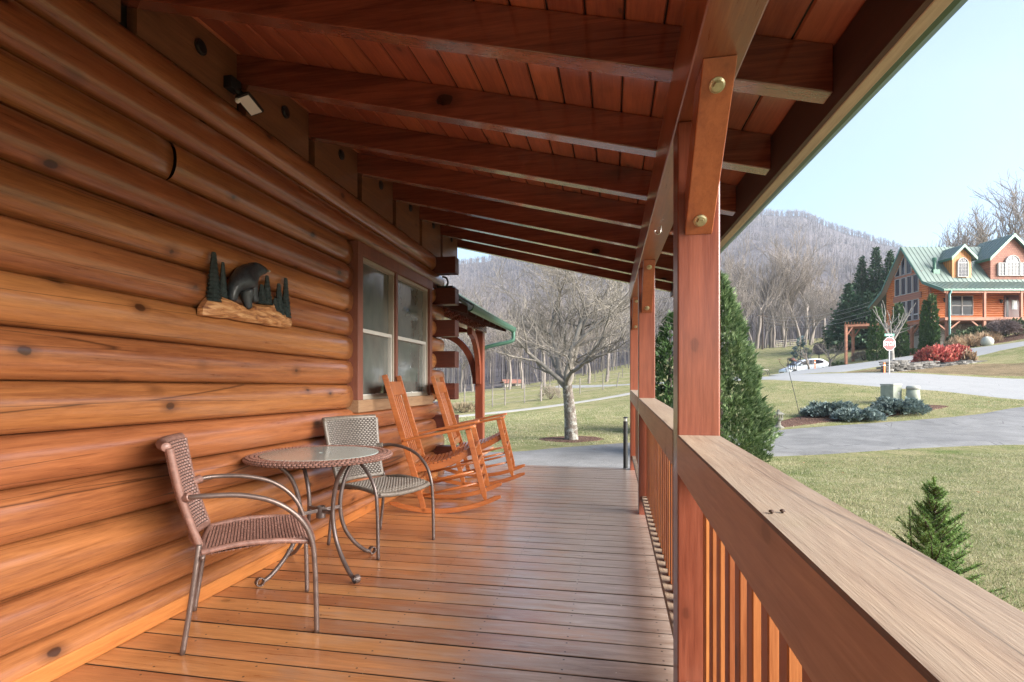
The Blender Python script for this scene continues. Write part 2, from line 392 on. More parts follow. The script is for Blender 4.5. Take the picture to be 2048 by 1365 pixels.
# window
tr = MB(); y0, y1, z0, z1 = WIN; X0, X1 = -2.24, -2.095
tr.box(X0, X1, y0, y0+.095, z0+.1, z1); tr.box(X0, X1, y1-.085, y1, z0+.1, z1); tr.box(X0, X1+.004, y0-.005, y1+.005, z1-.1, z1+.004)
tr.box(X0, X1-.01, 5.005, 5.055, z0+.1, z1-.1)
win = cpart(tr, 'window', M['trim'], bevel=.004)
b = MB(); b.box(X0, X1+.008, y0-.003, y1+.003, z0-.005, z0+.1); b.build('sill', M['sill'], win, bevel=.005)
for (a, c) in ((y0+.095, 5.005), (5.055, y1-.085)):
    s = MB(); zb, zt = z0+.1, z1-.1; xs0, xs1 = -2.2, -2.125
    s.box(xs0, xs1, a, a+.026, zb, zt); s.box(xs0, xs1, c-.026, c, zb, zt); s.box(xs0, xs1+.003, a, c, zb, zb+.035); s.box(xs0, xs1+.003, a, c, zt-.03, zt)
    s.build('window_frame', M['vinyl'], win, bevel=.003)
    zm = 1.60
    s = MB(); s.box(xs0, xs1-.012, a+.026, c-.026, zm-.017, zm+.017); s.box(xs0, xs1-.014, a+.026, a+.04, zb+.035, zm-.017); s.box(xs0, xs1-.014, c-.04, c-.026, zb+.035, zm-.017)
    l_ = MB(); l_.box(xs1-.02, xs1-.008, (a+c)/2-.02, (a+c)/2+.02, zb+.035, zb+.05); l_.build('latch', M['white_vinyl'], win)
    s.box(xs0, xs1-.014, a+.04, c-.04, zb+.035, zb+.044)
    s.build('sash', M['white_vinyl'], win, bevel=.002)
    for (p, q, m_) in ((zb+.03, zm-.015, 'pane'), (zm+.015, zt-.02, 'pane')):
        g = MB(); g.box(-2.19, -2.172, a+.03, (a*.5+c*.5), p, q); g.box(-2.19, -2.172, (a*.5+c*.5), c-.03, p, q)
        g = MB(); g.box(-2.19, -2.172, a+.03, c-.03, p, q); g.build('pane', M['pane'], win)
# blocking between rafters with round vents
RY = [2.07+.75*k for k in range(-5, 8)]
b = MB()
for i in range(len(RY)-1):
    ya, yb = RY[i]+.0415, RY[i+1]-.0415
    ga, gb = log_gap(2, ya)-.012, log_gap(2, yb)-.012
    b.hexa([(-2.205,ya,ga),(-2.15,ya,ga),(-2.15,yb,gb),(-2.205,yb,gb),(-2.205,ya,zr(-2.2,ya)+.17),(-2.15,ya,zr(-2.15,ya)+.17),(-2.15,yb,zr(-2.15,yb)+.17),(-2.205,yb,zr(-2.2,yb)+.17)])
cpart(b, 'frieze_board', wood('frieze_wood', (.14,.055,.024), (.25,.105,.048), 'Y', .5, .2))
for i in range(3, len(RY)-1):
    yc = (RY[i]+RY[i+1])/2+.05; zc = zr(-2.15, yc)+.045
    b = MB(); b.tube([(-2.153,yc,zc),(-2.140,yc,zc)], .04, 20); b.tube([(-2.141,yc,zc),(-2.134,yc,zc)], [.034,.030], 20); cpart(b, 'soffit_vent', M['black'], smooth=False)
# rafters, each copied from the first
def rafter_mesh():
    b = MB(); x0, x1 = -2.6, .745; yw = .0415
    p = [(x0,-yw,zr(x0,2.07)),(x1,-yw,zr(x1,2.07)),(x1,yw,zr(x1,2.07)),(x0,yw,zr(x0,2.07))]
    p += [(x,y,z+.168) for x,y,z in p]; b.hexa(p); return b
r0 = None
rm = wood('rafter_stain_local', (.11,.027,.017), (.29,.078,.042), 'X', .2, 1.0, .8, 1.0, space='Object', knsc=.6, kdark=.08, crack=.6, coat_r=.10, bumps=.08)
for i, Y in enumerate(RY):
    if r0 is None: r0 = rafter_mesh().build('rafter', rm, cab, bevel=.004); o = r0
    else: o = r0.copy(); col.objects.link(o)
    o.parent = cab; o.location = Vector((0, Y, .035*(Y-2.07)))-cab.location
# ceiling boards
b = MB(); nb = 24
for i in range(nb):
    xa = -5.0+.144*(19+i)+.003; xb = xa+.138
    if xb > .775: xb = .765
    if xa > .76: break
    for (ya, yb) in ((-2.6, 3.2+.4*((i*37) % 5)), (3.2+.4*((i*37) % 5)+.002, 7.45)):
        def zz(x, y, h): return zr(x, y)+.170+h
        c = .005
        for (p0, p1, h0, h1) in ((xa, xb, 0, .022),):
            v = [(p0+c,ya,zz(p0+c,ya,0)),(p1-c,ya,zz(p1-c,ya,0)),(p1-c,yb,zz(p1-c,yb,0)),(p0+c,yb,zz(p0+c,yb,0)),
                 (p0,ya,zz(p0,ya,.008)),(p1,ya,zz(p1,ya,.008)),(p1,yb,zz(p1,yb,.008)),(p0,yb,zz(p0,yb,.008))]
            b.add(v, [(3,2,1,0),(0,1,5,4),(1,2,6,5),(2,3,7,6),(3,0,4,7)])
cpart(b, 'ceiling', M['ceiling'])
b = MB()
def slab(b, x0, x1, y0, y1, h0, h1):
    p = [(x,y,zr(x,y)+h0) for x,y in ((x0,y0),(x1,y0),(x1,y1),(x0,y1))]; p += [(x,y,z+h1-h0) for x,y,z in p]; b.hexa(p)
slab(b, -2.7, .78, -2.6, 7.45, .179, .21); cpart(b, 'roof_deck', M['dark'])
b = MB(); slab(b, -2.7, .86, -2.62, 7.5, .213, .222)
for i in range(44): slab(b, -2.7, .86, -2.6+.23*i, -2.6+.23*i+.02, .2225, .24)
cpart(b, 'roof', M['green_roof'])
b = MB()
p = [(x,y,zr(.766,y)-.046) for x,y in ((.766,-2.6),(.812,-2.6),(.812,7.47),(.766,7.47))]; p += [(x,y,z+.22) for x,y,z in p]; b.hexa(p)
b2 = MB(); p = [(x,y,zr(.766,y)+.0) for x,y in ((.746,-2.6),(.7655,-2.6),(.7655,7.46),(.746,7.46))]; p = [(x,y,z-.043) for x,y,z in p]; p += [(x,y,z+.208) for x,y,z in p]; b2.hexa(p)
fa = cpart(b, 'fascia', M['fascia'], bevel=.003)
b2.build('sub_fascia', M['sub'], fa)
# eaves gutter
b = MB(); prof = [(.813,.0),(.813,-.075),(.835,-.085),(.858,-.078),(.876,-.05),(.884,-.005),(.884,.012),(.878,.012),(.876,0),(.868,-.045),(.852,-.07),(.835,-.077),(.820,-.07),(.819,0)]
vs = [(x, y, zr(.766,y)+.045+z) for y in (-2.6, 7.5) for x, z in prof]; n = len(prof)
b.add(vs, [(i,(i+1)%n,n+(i+1)%n,n+i) for i in range(n)]+[tuple(range(n)), tuple(reversed(range(n,2*n)))]); cpart(b, 'gutter', M['green_metal'])
# beam
b = MB(); p = [(x,y,2.045+.035*(y-2.07)) for x,y in ((.21,-2.6),(.35,-2.6),(.35,7.42),(.21,7.42))]
p += [(x,y,z+.235) for x,y,z in p]; b.hexa(p); beam = cpart(b, 'beam', M['beam'], bevel=.006)
# posts + braces + bolts
PY = [1.91, 4.80, 7.22]
for Y in PY:
    zt = 2.045+.035*(Y-2.07)
    b = MB(); p = [(x,y,G0-.1) for x,y in ((.215,Y),(.353,Y),(.353,Y+.14),(.215,Y+.14))]; p += [(x,y,2.044+.035*(y-2.07)) for x,y,z in p]; b.hexa(p)
    po = cpart(b, 'post', M['post'], bevel=.005)
    zo = .035*(Y-2.07)
    a0 = (Y-.001, 1.655+zo); a1 = (Y-.001, 1.80+zo); t1 = (Y-.24, 2.0435+zo-.035*.25); t0 = (Y-.385, 2.0435+zo-.035*.385)
    b = MB(); b.prism([(0,)+a0, (0,)+a1, (0,)+t1, (0,)+t0], (.238,0,0), (.327,0,0)); b.build('knee_brace', M['brace'], po, bevel=.003)
    A = Vector((.2825,)+a0); B = Vector((.2825,)+t0); nrm = (B-A).cross(Vector((1,0,0))).normalized()
    if nrm.y > 0: nrm = -nrm
    for f_ in (.10, .87):
        c = A+(B-A)*f_; b = MB()
        b.tube([c, c+nrm*.004], .0215, 20); b.tube([c+nrm*.004, c+nrm*.007], [.0205,.016], 20); b.tube([c+nrm*.007, c+nrm*.017], .0125, 6); b.build('bolt', M['zinc'], po)
# deck
b = MB(); i = -16
while True:
    ya = i*.142; yb = ya+.134
    if yb > 7.42: break
    x1 = .42
    wv = .0004*((i*7919) % 5-2)
    b.box(-2.2, x1, ya, yb, -.032+wv, wv); i += 1
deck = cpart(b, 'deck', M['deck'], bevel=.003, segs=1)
b = MB(); b.box(-2.1, .40, 7.38, 7.42, -.3, -.037); b.box(.362, .40, -2.3, 7.379, -.3, -.037); b.box(-2.2, .36, -2.4, 7.37, -.3, -.06); cpart(b, 'rim_joist', M['logend'])
# railing
def zc_(Y): return .97+.015*(Y-1.9)
secs = [(-2.5, 1.908), (2.052, 4.798), (4.942, 7.218)]
for a, c in secs:
    b = MB(); n = 14; vs = []
    prof = [(.213,-.128),(.213,-.004),(.217,0),(.351,0),(.355,-.004),(.355,-.128)]
    vs = [(x, y, zc_(y)+z) for y in (a, c) for x, z in prof]; m = len(prof)
    b.add(vs, [(i,(i+1)%m,m+(i+1)%m,m+i) for i in range(m)]+[tuple(range(m)), tuple(reversed(range(m,2*m)))])
    b.m = [1]+[0]*(len(b.f)-1)
    rail = cpart(b, 'railing', [M['rail'], M['rail_side']])
    # chamfer face gets cap material
    for pl in rail.data.polygons: pl.material_index = 1 if abs(pl.normal.x) > .95 else 0
    q = MB(); p = [(x,y,.095+.01*(y-2)) for x,y in ((.24,a),(.329,a),(.329,c),(.24,c))]; p += [(x,y,z+.04) for x,y,z in p]; q.hexa(p); q.build('bottom_rail', M['rail'], rail, bevel=.003)
    y = math.ceil(a/.1143)*.1143+.057; b0 = None
    while y < c-.03:
        q = MB(); zb = .137+.01*(y-2); q.box(-.021,.021,-.024,.024, 0, .70); 
        if b0 is None: b0 = q.build('baluster', M['baluster'], rail, bevel=.003, segs=1); o = b0
        else: o = b0.copy(); col.objects.link(o); o.parent = rail
        o.location = (.300, y, zb); o.scale = (1, 1, (zc_(y)-.129-zb)/.70); y += .1143
# second porch beyond the corner
b = MB(); b.box(-2.37,-2.23,9.10,9.24,G0-.1,2.02); p2 = cpart(b, 'side_post', M['post'], bevel=.005)
def arc_brace(fn, n=10):
    pts = [fn(i/n) for i in range(n+1)]; return pts
b = MB()
for (dx, dy) in ((-1, 0), (0, -1)):
    n = 12; L = .62; ring = []
    for i in range(n+1):
        a = math.pi/2*i/n
        c = Vector((-2.30+dx*.07, 9.17+dy*.07, 1.12)); 
        cx = L*(1-math.cos(a)); cz = .86*math.sin(a)
        ctr = c+Vector((dx*cx, dy*cx, cz))
        tz = Vector((dx*L*math.sin(a), dy*L*math.sin(a), .86*math.cos(a))).normalized()
        nr = Vector((-dx*tz.z, -dy*tz.z, abs(dx*tz.x+dy*tz.y)))
        sd_ = Vector((-dy, dx, 0))
        for (i_, j_) in ((-1,-1),(1,-1),(1,1),(-1,1)): ring.append(ctr+sd_*(i_*.04)+nr*(j_*.055))
    b.add(ring, [(4*i+k,4*i+(k+1)%4,4*i+4+(k+1)%4,4*i+4+k) for i in range(n) for k in range(4)]+[(3,2,1,0),(4*n,4*n+1,4*n+2,4*n+3)])
b.build('arched_brace', M['post'], p2)
b = MB(); b.box(-2.38,-2.22,6.46,9.35,2.022,2.16); b.box(-4.5,-2.382,9.08,9.24,2.02,2.15); cpart(b, 'side_beam', M['rafter'], bevel=.005)
for i in range(7):
    y = 6.75+.42*i; b = MB(); p = []
    for zo in (0, .12):
        for x, yy in ((-4.2,y),(-1.86,y),(-1.86,y+.05),(-4.2,y+.05)): p.append((x,yy,2.035+zo+(-1.86-x)*.30))
    b.hexa(p); cpart(b, 'side_rafter', M['logend'])
b = MB(); SL = .63
p = [(-1.80,6.5,2.10),(-1.80,9.45,2.10),(-4.2,9.45,2.10+2.4*SL),(-4.2,6.5,2.10+2.4*SL)]; p += [(x,y,z+.04) for x,y,z in p]; b.hexa(p)
for i in range(14):
    y = 6.55+.22*i; q = [(-1.80,y,2.143),(-1.80,y+.02,2.143),(-4.2,y+.02,2.143+2.4*SL),(-4.2,y,2.143+2.4*SL)]; q += [(x,yy,z+.018) for x,yy,z in q]; b.hexa(q)
cpart(b, 'side_roof', M['green_roof'])
b = MB(); prof = [(-1.79,2.135),(-1.79,2.05),(-1.76,2.03),(-1.725,2.045),(-1.71,2.08),(-1.705,2.12),(-1.71,2.12),(-1.73,2.07),(-1.76,2.045),(-1.785,2.06),(-1.785,2.135)]
vs = [(x,y,z) for y in (6.5,9.48) for x,z in prof]; n = len(prof)
b.add(vs, [(i,(i+1)%n,n+(i+1)%n,n+i) for i in range(n)]+[tuple(range(n)), tuple(reversed(range(n,2*n)))])
b.tube(smooth_path([(-1.75,9.40,2.05),(-1.75,9.40,1.93),(-1.80,9.38,1.87),(-2.1,9.3,1.80),(-2.26,9.26,1.74),(-2.30,9.26,1.6)]), .035, 10)
cpart(b, 'side_gutter', plain('gutter_green', (.05,.12,.085), .35, .2, .2, .1))  # side gutter has its own slightly duller green
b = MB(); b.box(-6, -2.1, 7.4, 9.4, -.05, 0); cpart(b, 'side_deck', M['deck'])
# cup hook under the beam
b = MB(); hz_ = 2.045+.035*(3.33-2.07)
b.tube(smooth_path([(.28,3.33,hz_+.003),(.28,3.33,hz_-.02),(.275,3.33,hz_-.045),(.258,3.33,hz_-.055),(.245,3.33,hz_-.043),(.245,3.33,hz_-.03)],5), .0025, 6); b.build('hook', M['steel'], beam)

# ------------------------------------------------------------------ solar flood light
fl = thing('flood_light', 'small black solar flood light with pale panel high on the log wall', 'security light', (-2.10, 2.72, 2.82))
b = MB(); b.box(-.05,.0,-.05,.03,-.015,.05); b.tube([(-.02,0,0),(.03,.03,-.045)], .018, 10); b.build('bracket', M['black'], fl)
rotm = Matrix.Rotation(R_(-12),4,'Y')@Matrix.Rotation(R_(-22),4,'X')
def tilt(mb, off):
    mb.v = [tuple(rotm@Vector(v)+Vector(off)) for v in mb.v]; return mb
b = MB(); b.box(-.040,.050,-.068,.068,0,.022); hs = tilt(b, (.035,.05,-.075)).build('housing', M['black'], fl, bevel=.006)
b = MB(); b.box(-.028,.042,-.058,.058,-.004,.001); tilt(b, (.035,.05,-.075)).build('lamp_panel', M['led'], fl)
b = MB(); b.lathe([(.001,-.016),(.010,-.013),(.014,-.004),(.014,.004)], 14, (-.034,-.05,-.004)); tilt(b, (.035,.05,-.075)).build('motion_sensor', M['led'], fl, smooth=True)

# ------------------------------------------------------------------ carved bear wall plaque
bp = thing('wall_plaque', 'carved wooden wall plaque of a black bear among dark green pines on the log wall', 'wall art', (-2.12, 2.95, 1.55))
def wpt(cx, cy):   # plaque drawing coordinates to wall Y,Z
    y, z = on_wall(370+cx/6.824, 480+cy/6.824, -2.11); return y-2.95, z-1.55
def relief(poly, th, dome, name, mat, x0=-.01, rings=3, seed=0):
    P = [wpt(*q) for q in poly]; n = len(P); cx = sum(p[0] for p in P)/n; cy = sum(p[1] for p in P)/n
    b = MB(); vs = [(x0, p[0], p[1]) for p in P]
    for r in range(rings+1):
        t_ = r/rings; s_ = 1-.5*t_*.9; x = x0+th+dome*math.sin(t_*math.pi/2)
        for p in P:
            j = .006*mnoise.noise((p[0]*40, p[1]*40, seed+r*.7)) if r else 0
            vs.append((x+j, cx+(p[0]-cx)*s_, cy+(p[1]-cy)*s_))
    vs.append((x0+th+dome, cx, cy)); L = rings+1
    fs = [(q*n+i, q*n+(i+1)%n, (q+1)*n+(i+1)%n, (q+1)*n+i) for q in range(L) for i in range(n)]+[(L*n+i, L*n+(i+1)%n, (L+1)*n) for i in range(n)]
    return b.add(vs, fs).build(name, mat, bp, smooth=False)
relief([(205,1030),(215,930),(260,850),(330,775),(440,775),(500,830),(600,850),(640,905),(720,930),(800,935),(870,880),(960,880),(1050,890),(1180,880),(1230,960),(1330,1010),(1400,1060),(1435,1110),(1420,1190),(1330,1200),(1230,1180),(1150,1180),(1050,1150),(900,1130),(780,1110),(690,1095),(600,1070),(450,1070),(330,1045)], .035, .03, 'carved_base', M['carved_base'], rings=5)
def pine(cx, top, bot, w1, seed):
    y0_, z0_ = wpt(cx, bot); y1_, z1_ = wpt(cx, top); b = MB(); n = 9
    hgt = z1_-z0_; wd = abs(wpt(cx+w1, bot)[0]-y0_); prof = []
    m = max(6, int(hgt/.022))
    for i in range(m):
        t_ = i/m; r = wd*(1-t_*.72); prof += [(r, t_*hgt), (r*.74, (t_+.92/m)*hgt)]
    prof.append((wd*.25, hgt)); b.lathe(prof, n)
    b.v = [(v[0]*.7+.018, v[1]+y0_, v[2]+z0_+.004*math.sin(9*math.atan2(v[1], v[0]+1e-6)+seed)) for v in b.v]
    b.build('carved_pine', M['carved_green'], bp)
for k_, a_ in enumerate([(375,170,850,95),(500,315,850,62),(1030,620,890,62),(1105,490,890,60),(1215,790,1010,50),(1265,590,1020,60),(1360,520,1060,58)]): pine(*a_, k_)
# bear: one skinned body
def skinned(name, mat, chains, parent, sub=2, loc=(0,0,0)):
    """chains: list of lists of (point, radius); first point of later chains = (index,) of an existing vertex"""
    vs, es, rs = [], [], []
    for ch in chains:
        prev = None
        for it in ch:
            if isinstance(it, int): prev = it; continue
            vs.append(it[0]); rs.append(it[1]); i = len(vs)-1
            if prev is not None: es.append((prev, i))
            prev = i
    me = bpy.data.meshes.new(name); me.from_pydata(vs, es, []); o = bpy.data.objects.new(name, me); col.objects.link(o); o.parent = parent; o.location = loc
    o.modifiers.new('skin', 'SKIN'); sk = me.skin_vertices[0].data
    for i, r in enumerate(rs): sk[i].radius = (r, r) if not isinstance(r, tuple) else r
    sk[0].use_root = True
    ss = o.modifiers.new('sub', 'SUBSURF'); ss.levels = sub; ss.render_levels = sub
    dg = bpy.context.evaluated_depsgraph_get(); ev = o.evaluated_get(dg); m2 = bpy.data.meshes.new_from_object(ev)
    o.modifiers.clear(); o.data = m2; m2.name = name; m2.materials.clear(); m2.materials.append(mat)
    for p in m2.polygons: p.use_smooth = True
    return o
def bpnt(cx, cy, x): y, z = wpt(cx, cy); return (x, y, z)
s_ = .82/1230
def rr(px): return px*s_*.9
bear = skinned('bear', M['bear'], [
    [(bpnt(690,560,.02), rr(118)), (bpnt(790,500,.02), rr(112)), (bpnt(865,440,.025), rr(88)), (bpnt(920,405,.035), rr(74)), (bpnt(985,415,.045), rr(48)), (bpnt(1035,438,.05), rr(28))],
    [0, (bpnt(625,640,.03), rr(78)), (bpnt(605,740,.03), rr(56)), (bpnt(590,860,.035), rr(42))],
    [0, (bpnt(760,670,.05), rr(92)), (bpnt(755,790,.05), rr(60)), (bpnt(760,900,.055), rr(42)), (bpnt(785,945,.065), rr(34))],
    [2, (bpnt(885,600,.03), rr(64)), (bpnt(885,740,.03), rr(48)), (bpnt(905,870,.04), rr(36))],
    [3, (bpnt(905,330,.03), rr(24))]], bp)
b = MB(); b.lathe([(.001,-.008),(.008,-.005),(.010,0),(.007,.006),(.001,.008)], 10, bpnt(1045,432,.06)); b.build('muzzle_tip', M['vinyl'], bp)
# ------------------------------------------------------------------ woven panels
def weave(fn, nrm, nu, nv, pad=.003, name='woven', mats=None, parent=None, back=.004, ends=True):
    """fn(u,v)->point ; nrm(u,v)->unit normal ; brick laid pads = strands passing over"""
    b = MB(); 
    # backing
    b.mi = 1
    g = [(i/12, j/12) for j in range(13) for i in range(13)]
    top = [fn(u, v) for u, v in g]; nn = [nrm(u, v) for u, v in g]
    w_ = 13
    b.add([p-n*.0005 for p, n in zip(top, nn)], [(j*w_+i, j*w_+i+1, (j+1)*w_+i+1, (j+1)*w_+i) for j in range(12) for i in range(12)])
    b.add([p-n*back for p, n in zip(top, nn)], [(j*w_+i, (j+1)*w_+i, (j+1)*w_+i+1, j*w_+i+1) for j in range(12) for i in range(12)])
    b.mi = 0
    for side in (1, -1):
        for j in range(nv):
            for i in range(-1, nu):
                off = .5 if j % 2 else 0
                u0 = (i+off+.04)/nu; u1 = (i+off+.96)/nu; v0 = (j+.06)/nv; v1 = (j+.94)/nv
                u0 = max(u0, 0); u1 = min(u1, 1)
                if u1-u0 < .2/nu: continue
                vs = []
                h = pad*(.85+.3*rnd.random())
                base = 0 if side > 0 else -back
                for (uu, vv, hh) in ((u0,v0,-.001),(u1,v0,-.001),(u1,v1,-.001),(u0,v1,-.001)):
                    n_ = nrm(uu, vv); vs.append(fn(uu, vv)+n_*(base+side*hh))
                for (uu, vv, hh) in ((.75*u0+.25*u1,v0*.8+v1*.2,h),(.25*u0+.75*u1,v0*.8+v1*.2,h),(.25*u0+.75*u1,v0*.2+v1*.8,h),(.75*u0+.25*u1,v0*.2+v1*.8,h)):
                    n_ = nrm(uu, vv); vs.append(fn(uu, vv)+n_*(base+side*hh))
                b.add(vs, [(4,5,6,7),(0,1,5,4),(1,2,6,5),(2,3,7,6),(3,0,4,7)])
    return b.build(name, mats, parent, fix=False)
def numnrm(fn):
    def f(u, v):
        e = .01; u0, u1 = max(0, u-e), min(1, u+e); v0, v1 = max(0, v-e), min(1, v+e)
        n = (fn(u1, v)-fn(u0, v)).cross(fn(u, v1)-fn(u, v0)); return n.normalized() if n.length > 0 else Vector((0,0,1))
    return f
def wrapped(b, pts, r, turns_per_m=120):   # strand wound tube: tube with fine rings
    pts = smooth_path(pts, 8); L = sum((pts[i+1]-pts[i]).length for i in range(len(pts)-1)); n = max(6, int(L*turns_per_m))
    # resample
    acc = [0]
    for i in range(len(pts)-1): acc.append(acc[-1]+(pts[i+1]-pts[i]).length)
    out = []; rad = []
    for k in range(n*2+1):
        s = L*k/(n*2); i = max(j for j in range(len(acc)) if acc[j] <= s+1e-9); i = min(i, len(pts)-2)
        t_ = (s-acc[i])/max(1e-9, acc[i+1]-acc[i]); out.append(pts[i].lerp(pts[i+1], t_)); rad.append(r if k % 2 else r*.82)
    b.tube(out, rad, 10)

def wicker_chair(label, loc, ang, mw, mt):
    c = thing('wicker_chair', label, 'chair', loc, ang, 'pair of woven wicker armchairs')
    mats = [mw, M['wicker_gap']]
    HW = .235
    def seat(u, v):     # u across, v front(0)->back(1)
        x = .24-.44*v; y = -HW+2*HW*u
        z = .425+.012*math.cos(math.pi*(v-.3))-.02*(1-(2*u-1)**2)*math.sin(math.pi*v)
        if v < .12: z -= (.12-v)**2*2.2
        return Vector((x, y, z))
    s = weave(seat, lambda u, v: Vector((0,0,1)), 17, 32, .0048, 'seat', mats, c, .012)
    b = MB()
    wrapped(b, [(.235,-HW,.410),(.247,-HW*.6,.398),(.25,0,.392),(.247,HW*.6,.398),(.235,HW,.410)], .017)
    for sy in (-1, 1): wrapped(b, [(.235,sy*HW,.412),(.10,sy*(HW+.004),.432),(-.06,sy*(HW+.004),.437),(-.205,sy*HW,.418)], .014)
    wrapped(b, [(-.205,-HW,.415),(-.215,0,.405),(-.205,HW,.415)], .017)
    b.build('seat_binding', mw, s, smooth=True)
    def back(u, v):     # u across, v bottom->top
        wv = 2*u-1; wd = .205+.035*v
        return Vector((-.215-.105*v-.045*(1-wv*wv)-.012*math.sin(v*math.pi), wd*wv, .445+.425*v))
    nb_ = numnrm(back)
    bk = weave(back, lambda u, v: -nb_(u, v), 16, 30, .0045, 'backrest', mats, c, .012)
    b = MB()
    for sy in (0, 1): wrapped(b, [back(sy, t_) for t_ in (0, .25, .5, .75, 1)], .0165)
    wrapped(b, [back(t_, 1)+Vector((-.012, 0, .006)) for t_ in (0, .25, .5, .75, 1)], .021)
    wrapped(b, [back(t_, 0) for t_ in (0, .5, 1)], .0165)
    b.build('back_binding', mw, bk, smooth=True)
    for sy in (-1, 1):
        b = MB(); Y = sy*(HW+.03)
        pts = smooth_path([(-.262, sy*.215, .655), (-.245, sy*.245, .66), (-.18, Y, .664), (-.05, Y, .655), (.08, Y+sy*.004, .615), (.18, Y+sy*.004, .535), (.235, Y, .43), (.25, Y, .30), (.255, Y, .15), (.258, Y, 0)], 6)
        b.tube(pts, .0115, 10); b.build('front_leg', mt, c, smooth=True)
        b = MB(); b.tube(smooth_path([(-.215, sy*.222, .45), (-.225, sy*.235, .36), (-.245, sy*.24, .2), (-.275, sy*.24, 0)], 5), .0115, 10)
        b.build('rear_leg', mt, c, smooth=True)
        b = MB(); wrapped(b, [(-.280, sy*.212, .652), (-.245, sy*.240, .662)], .021, 150); b.build('arm_binding', mw, c, smooth=True)
    b = MB()
    for x in (.235, -.20): b.tube([(x, -HW-.028, .40), (x, HW+.028, .40)], .009, 8)
    b.build('seat_frame', mt, c, smooth=True)
    return c
wicker_chair('red brown woven chair nearest the camera, left of the round table', (-1.705, 2.33, .003), R_(36), M['wicker_red'], M['tube_warm'])
wicker_chair('grey brown woven chair between the round table and the wooden rocking chairs', (-1.63, 3.61, .003), R_(-23), M['wicker_grey'], M['tube'])

# ------------------------------------------------------------------ bistro table
tb = thing('bistro_table', 'round glass topped bistro table with woven rim and curved metal legs', 'table', (-1.77, 3.04, .003), R_(52.6))
RT = .425
def rim(u, v): a = 2*math.pi*u; p = math.pi*(v); r = RT-.035+.045*math.cos(p)*-1; return Vector((r*math.cos(a), r*math.sin(a), .70+.018*math.sin(p)))
b = MB(); nu, nv = 96, 7
for i in range(nu):
    for j in range(nv):
        off = .5 if j % 2 else 0
        a0 = 2*math.pi*(i+off+.04)/nu; a1 = 2*math.pi*(i+off+.96)/nu; p0 = -.6+(math.pi+1.2)*(j+.06)/nv; p1 = -.6+(math.pi+1.2)*(j+.94)/nv
        def q(a, p, e): 
            r = RT-.04-(.045+e)*math.cos(p); return (r*math.cos(a), r*math.sin(a), .695+(.018+e)*math.sin(p))
        am, an = a0*.75+a1*.25, a0*.25+a1*.75; pm, pn = p0*.8+p1*.2, p0*.2+p1*.8
        b.add([q(a0,p0,-.001),q(a1,p0,-.001),q(a1,p1,-.001),q(a0,p1,-.001),q(am,pm,.0035),q(an,pm,.0035),q(an,pn,.0035),q(am,pn,.0035)], [(4,5,6,7),(0,1,5,4),(1,2,6,5),(2,3,7,6),(3,0,4,7)])
b.mi = 1
def ring(b, n, prof):
    vs = [(r*math.cos(2*math.pi*k/n), r*math.sin(2*math.pi*k/n), z) for r, z in prof for k in range(n)]; m = len(prof)
    b.add(vs, [(i*n+k, i*n+(k+1)%n, ((i+1)%m)*n+(k+1)%n, ((i+1)%m)*n+k) for i in range(m) for k in range(n)])
ring(b, 64, [(RT-.04-.045*math.cos(p), .695+.0175*math.sin(p)) for p in [2*math.pi*k/12 for k in range(12)]])
b.build('rim', [M['wicker_red'], M['wicker_gap']], tb, fix=True)
b = MB(); prof = [(.012,.706),(.345,.706),(.347,.710),(.345,.713),(.012,.713)]; vs_n = 64; ring(b, 64, prof); b.build('glass_top', M['tableglass'], tb)
b = MB(); ring(b, 64, [(.010,.690),(.36,.690),(.36,.7045),(.010,.7045)]); b.build('top_backing', M['wicker_gap'], tb)
for k in range(4):
    a = math.pi/2*k+R_(8); ca, sa = math.cos(a), math.sin(a)
    def lp(r, z, s=0): return (r*ca-s*sa, r*sa+s*ca, z)
    b = MB(); pts = smooth_path([lp(.335,.69), lp(.27,.665), lp(.19,.58), lp(.145,.46), lp(.135,.34), lp(.165,.22), lp(.23,.12), lp(.31,.045), lp(.355,.022)], 6)
    b.tube(pts, .013, 10)
    lg = b.build('leg', M['tube'], tb, smooth=True)
    b = MB(); cx = .375; n = 22; rin, rout = .0185, .0245; vs = []
    for i in range(n+1):
        t_ = math.pi*2*i/n
        for r_, s in ((rin,-.014),(rout,-.014),(rout,.014),(rin,.014)): vs.append(lp(cx-r_*math.cos(t_), .0255+r_*math.sin(t_), s))
    b.add(vs, [(4*i+q_, 4*i+(q_+1)%4, 4*i+4+(q_+1)%4, 4*i+4+q_) for i in range(n) for q_ in range(4)])
    b.build('foot_scroll', M['tube'], lg)
b = MB()
for k in range(2):
    a = math.pi/2*k+R_(8); b.bar((-.135*math.cos(a),-.135*math.sin(a),.36+.001*k), (.135*math.cos(a),.135*math.sin(a),.36+.001*k), .018, .02)
b.build('cross_brace', M['tube'], tb, bevel=.002)
b = MB(); ring(b, 24, [(.021,.315),(.028,.315),(.028,.385),(.021,.385)]); b.tube([(.028,0,.335),(.055,0,.335)], .005, 8); b.build('umbrella_socket', M['tube'], tb)

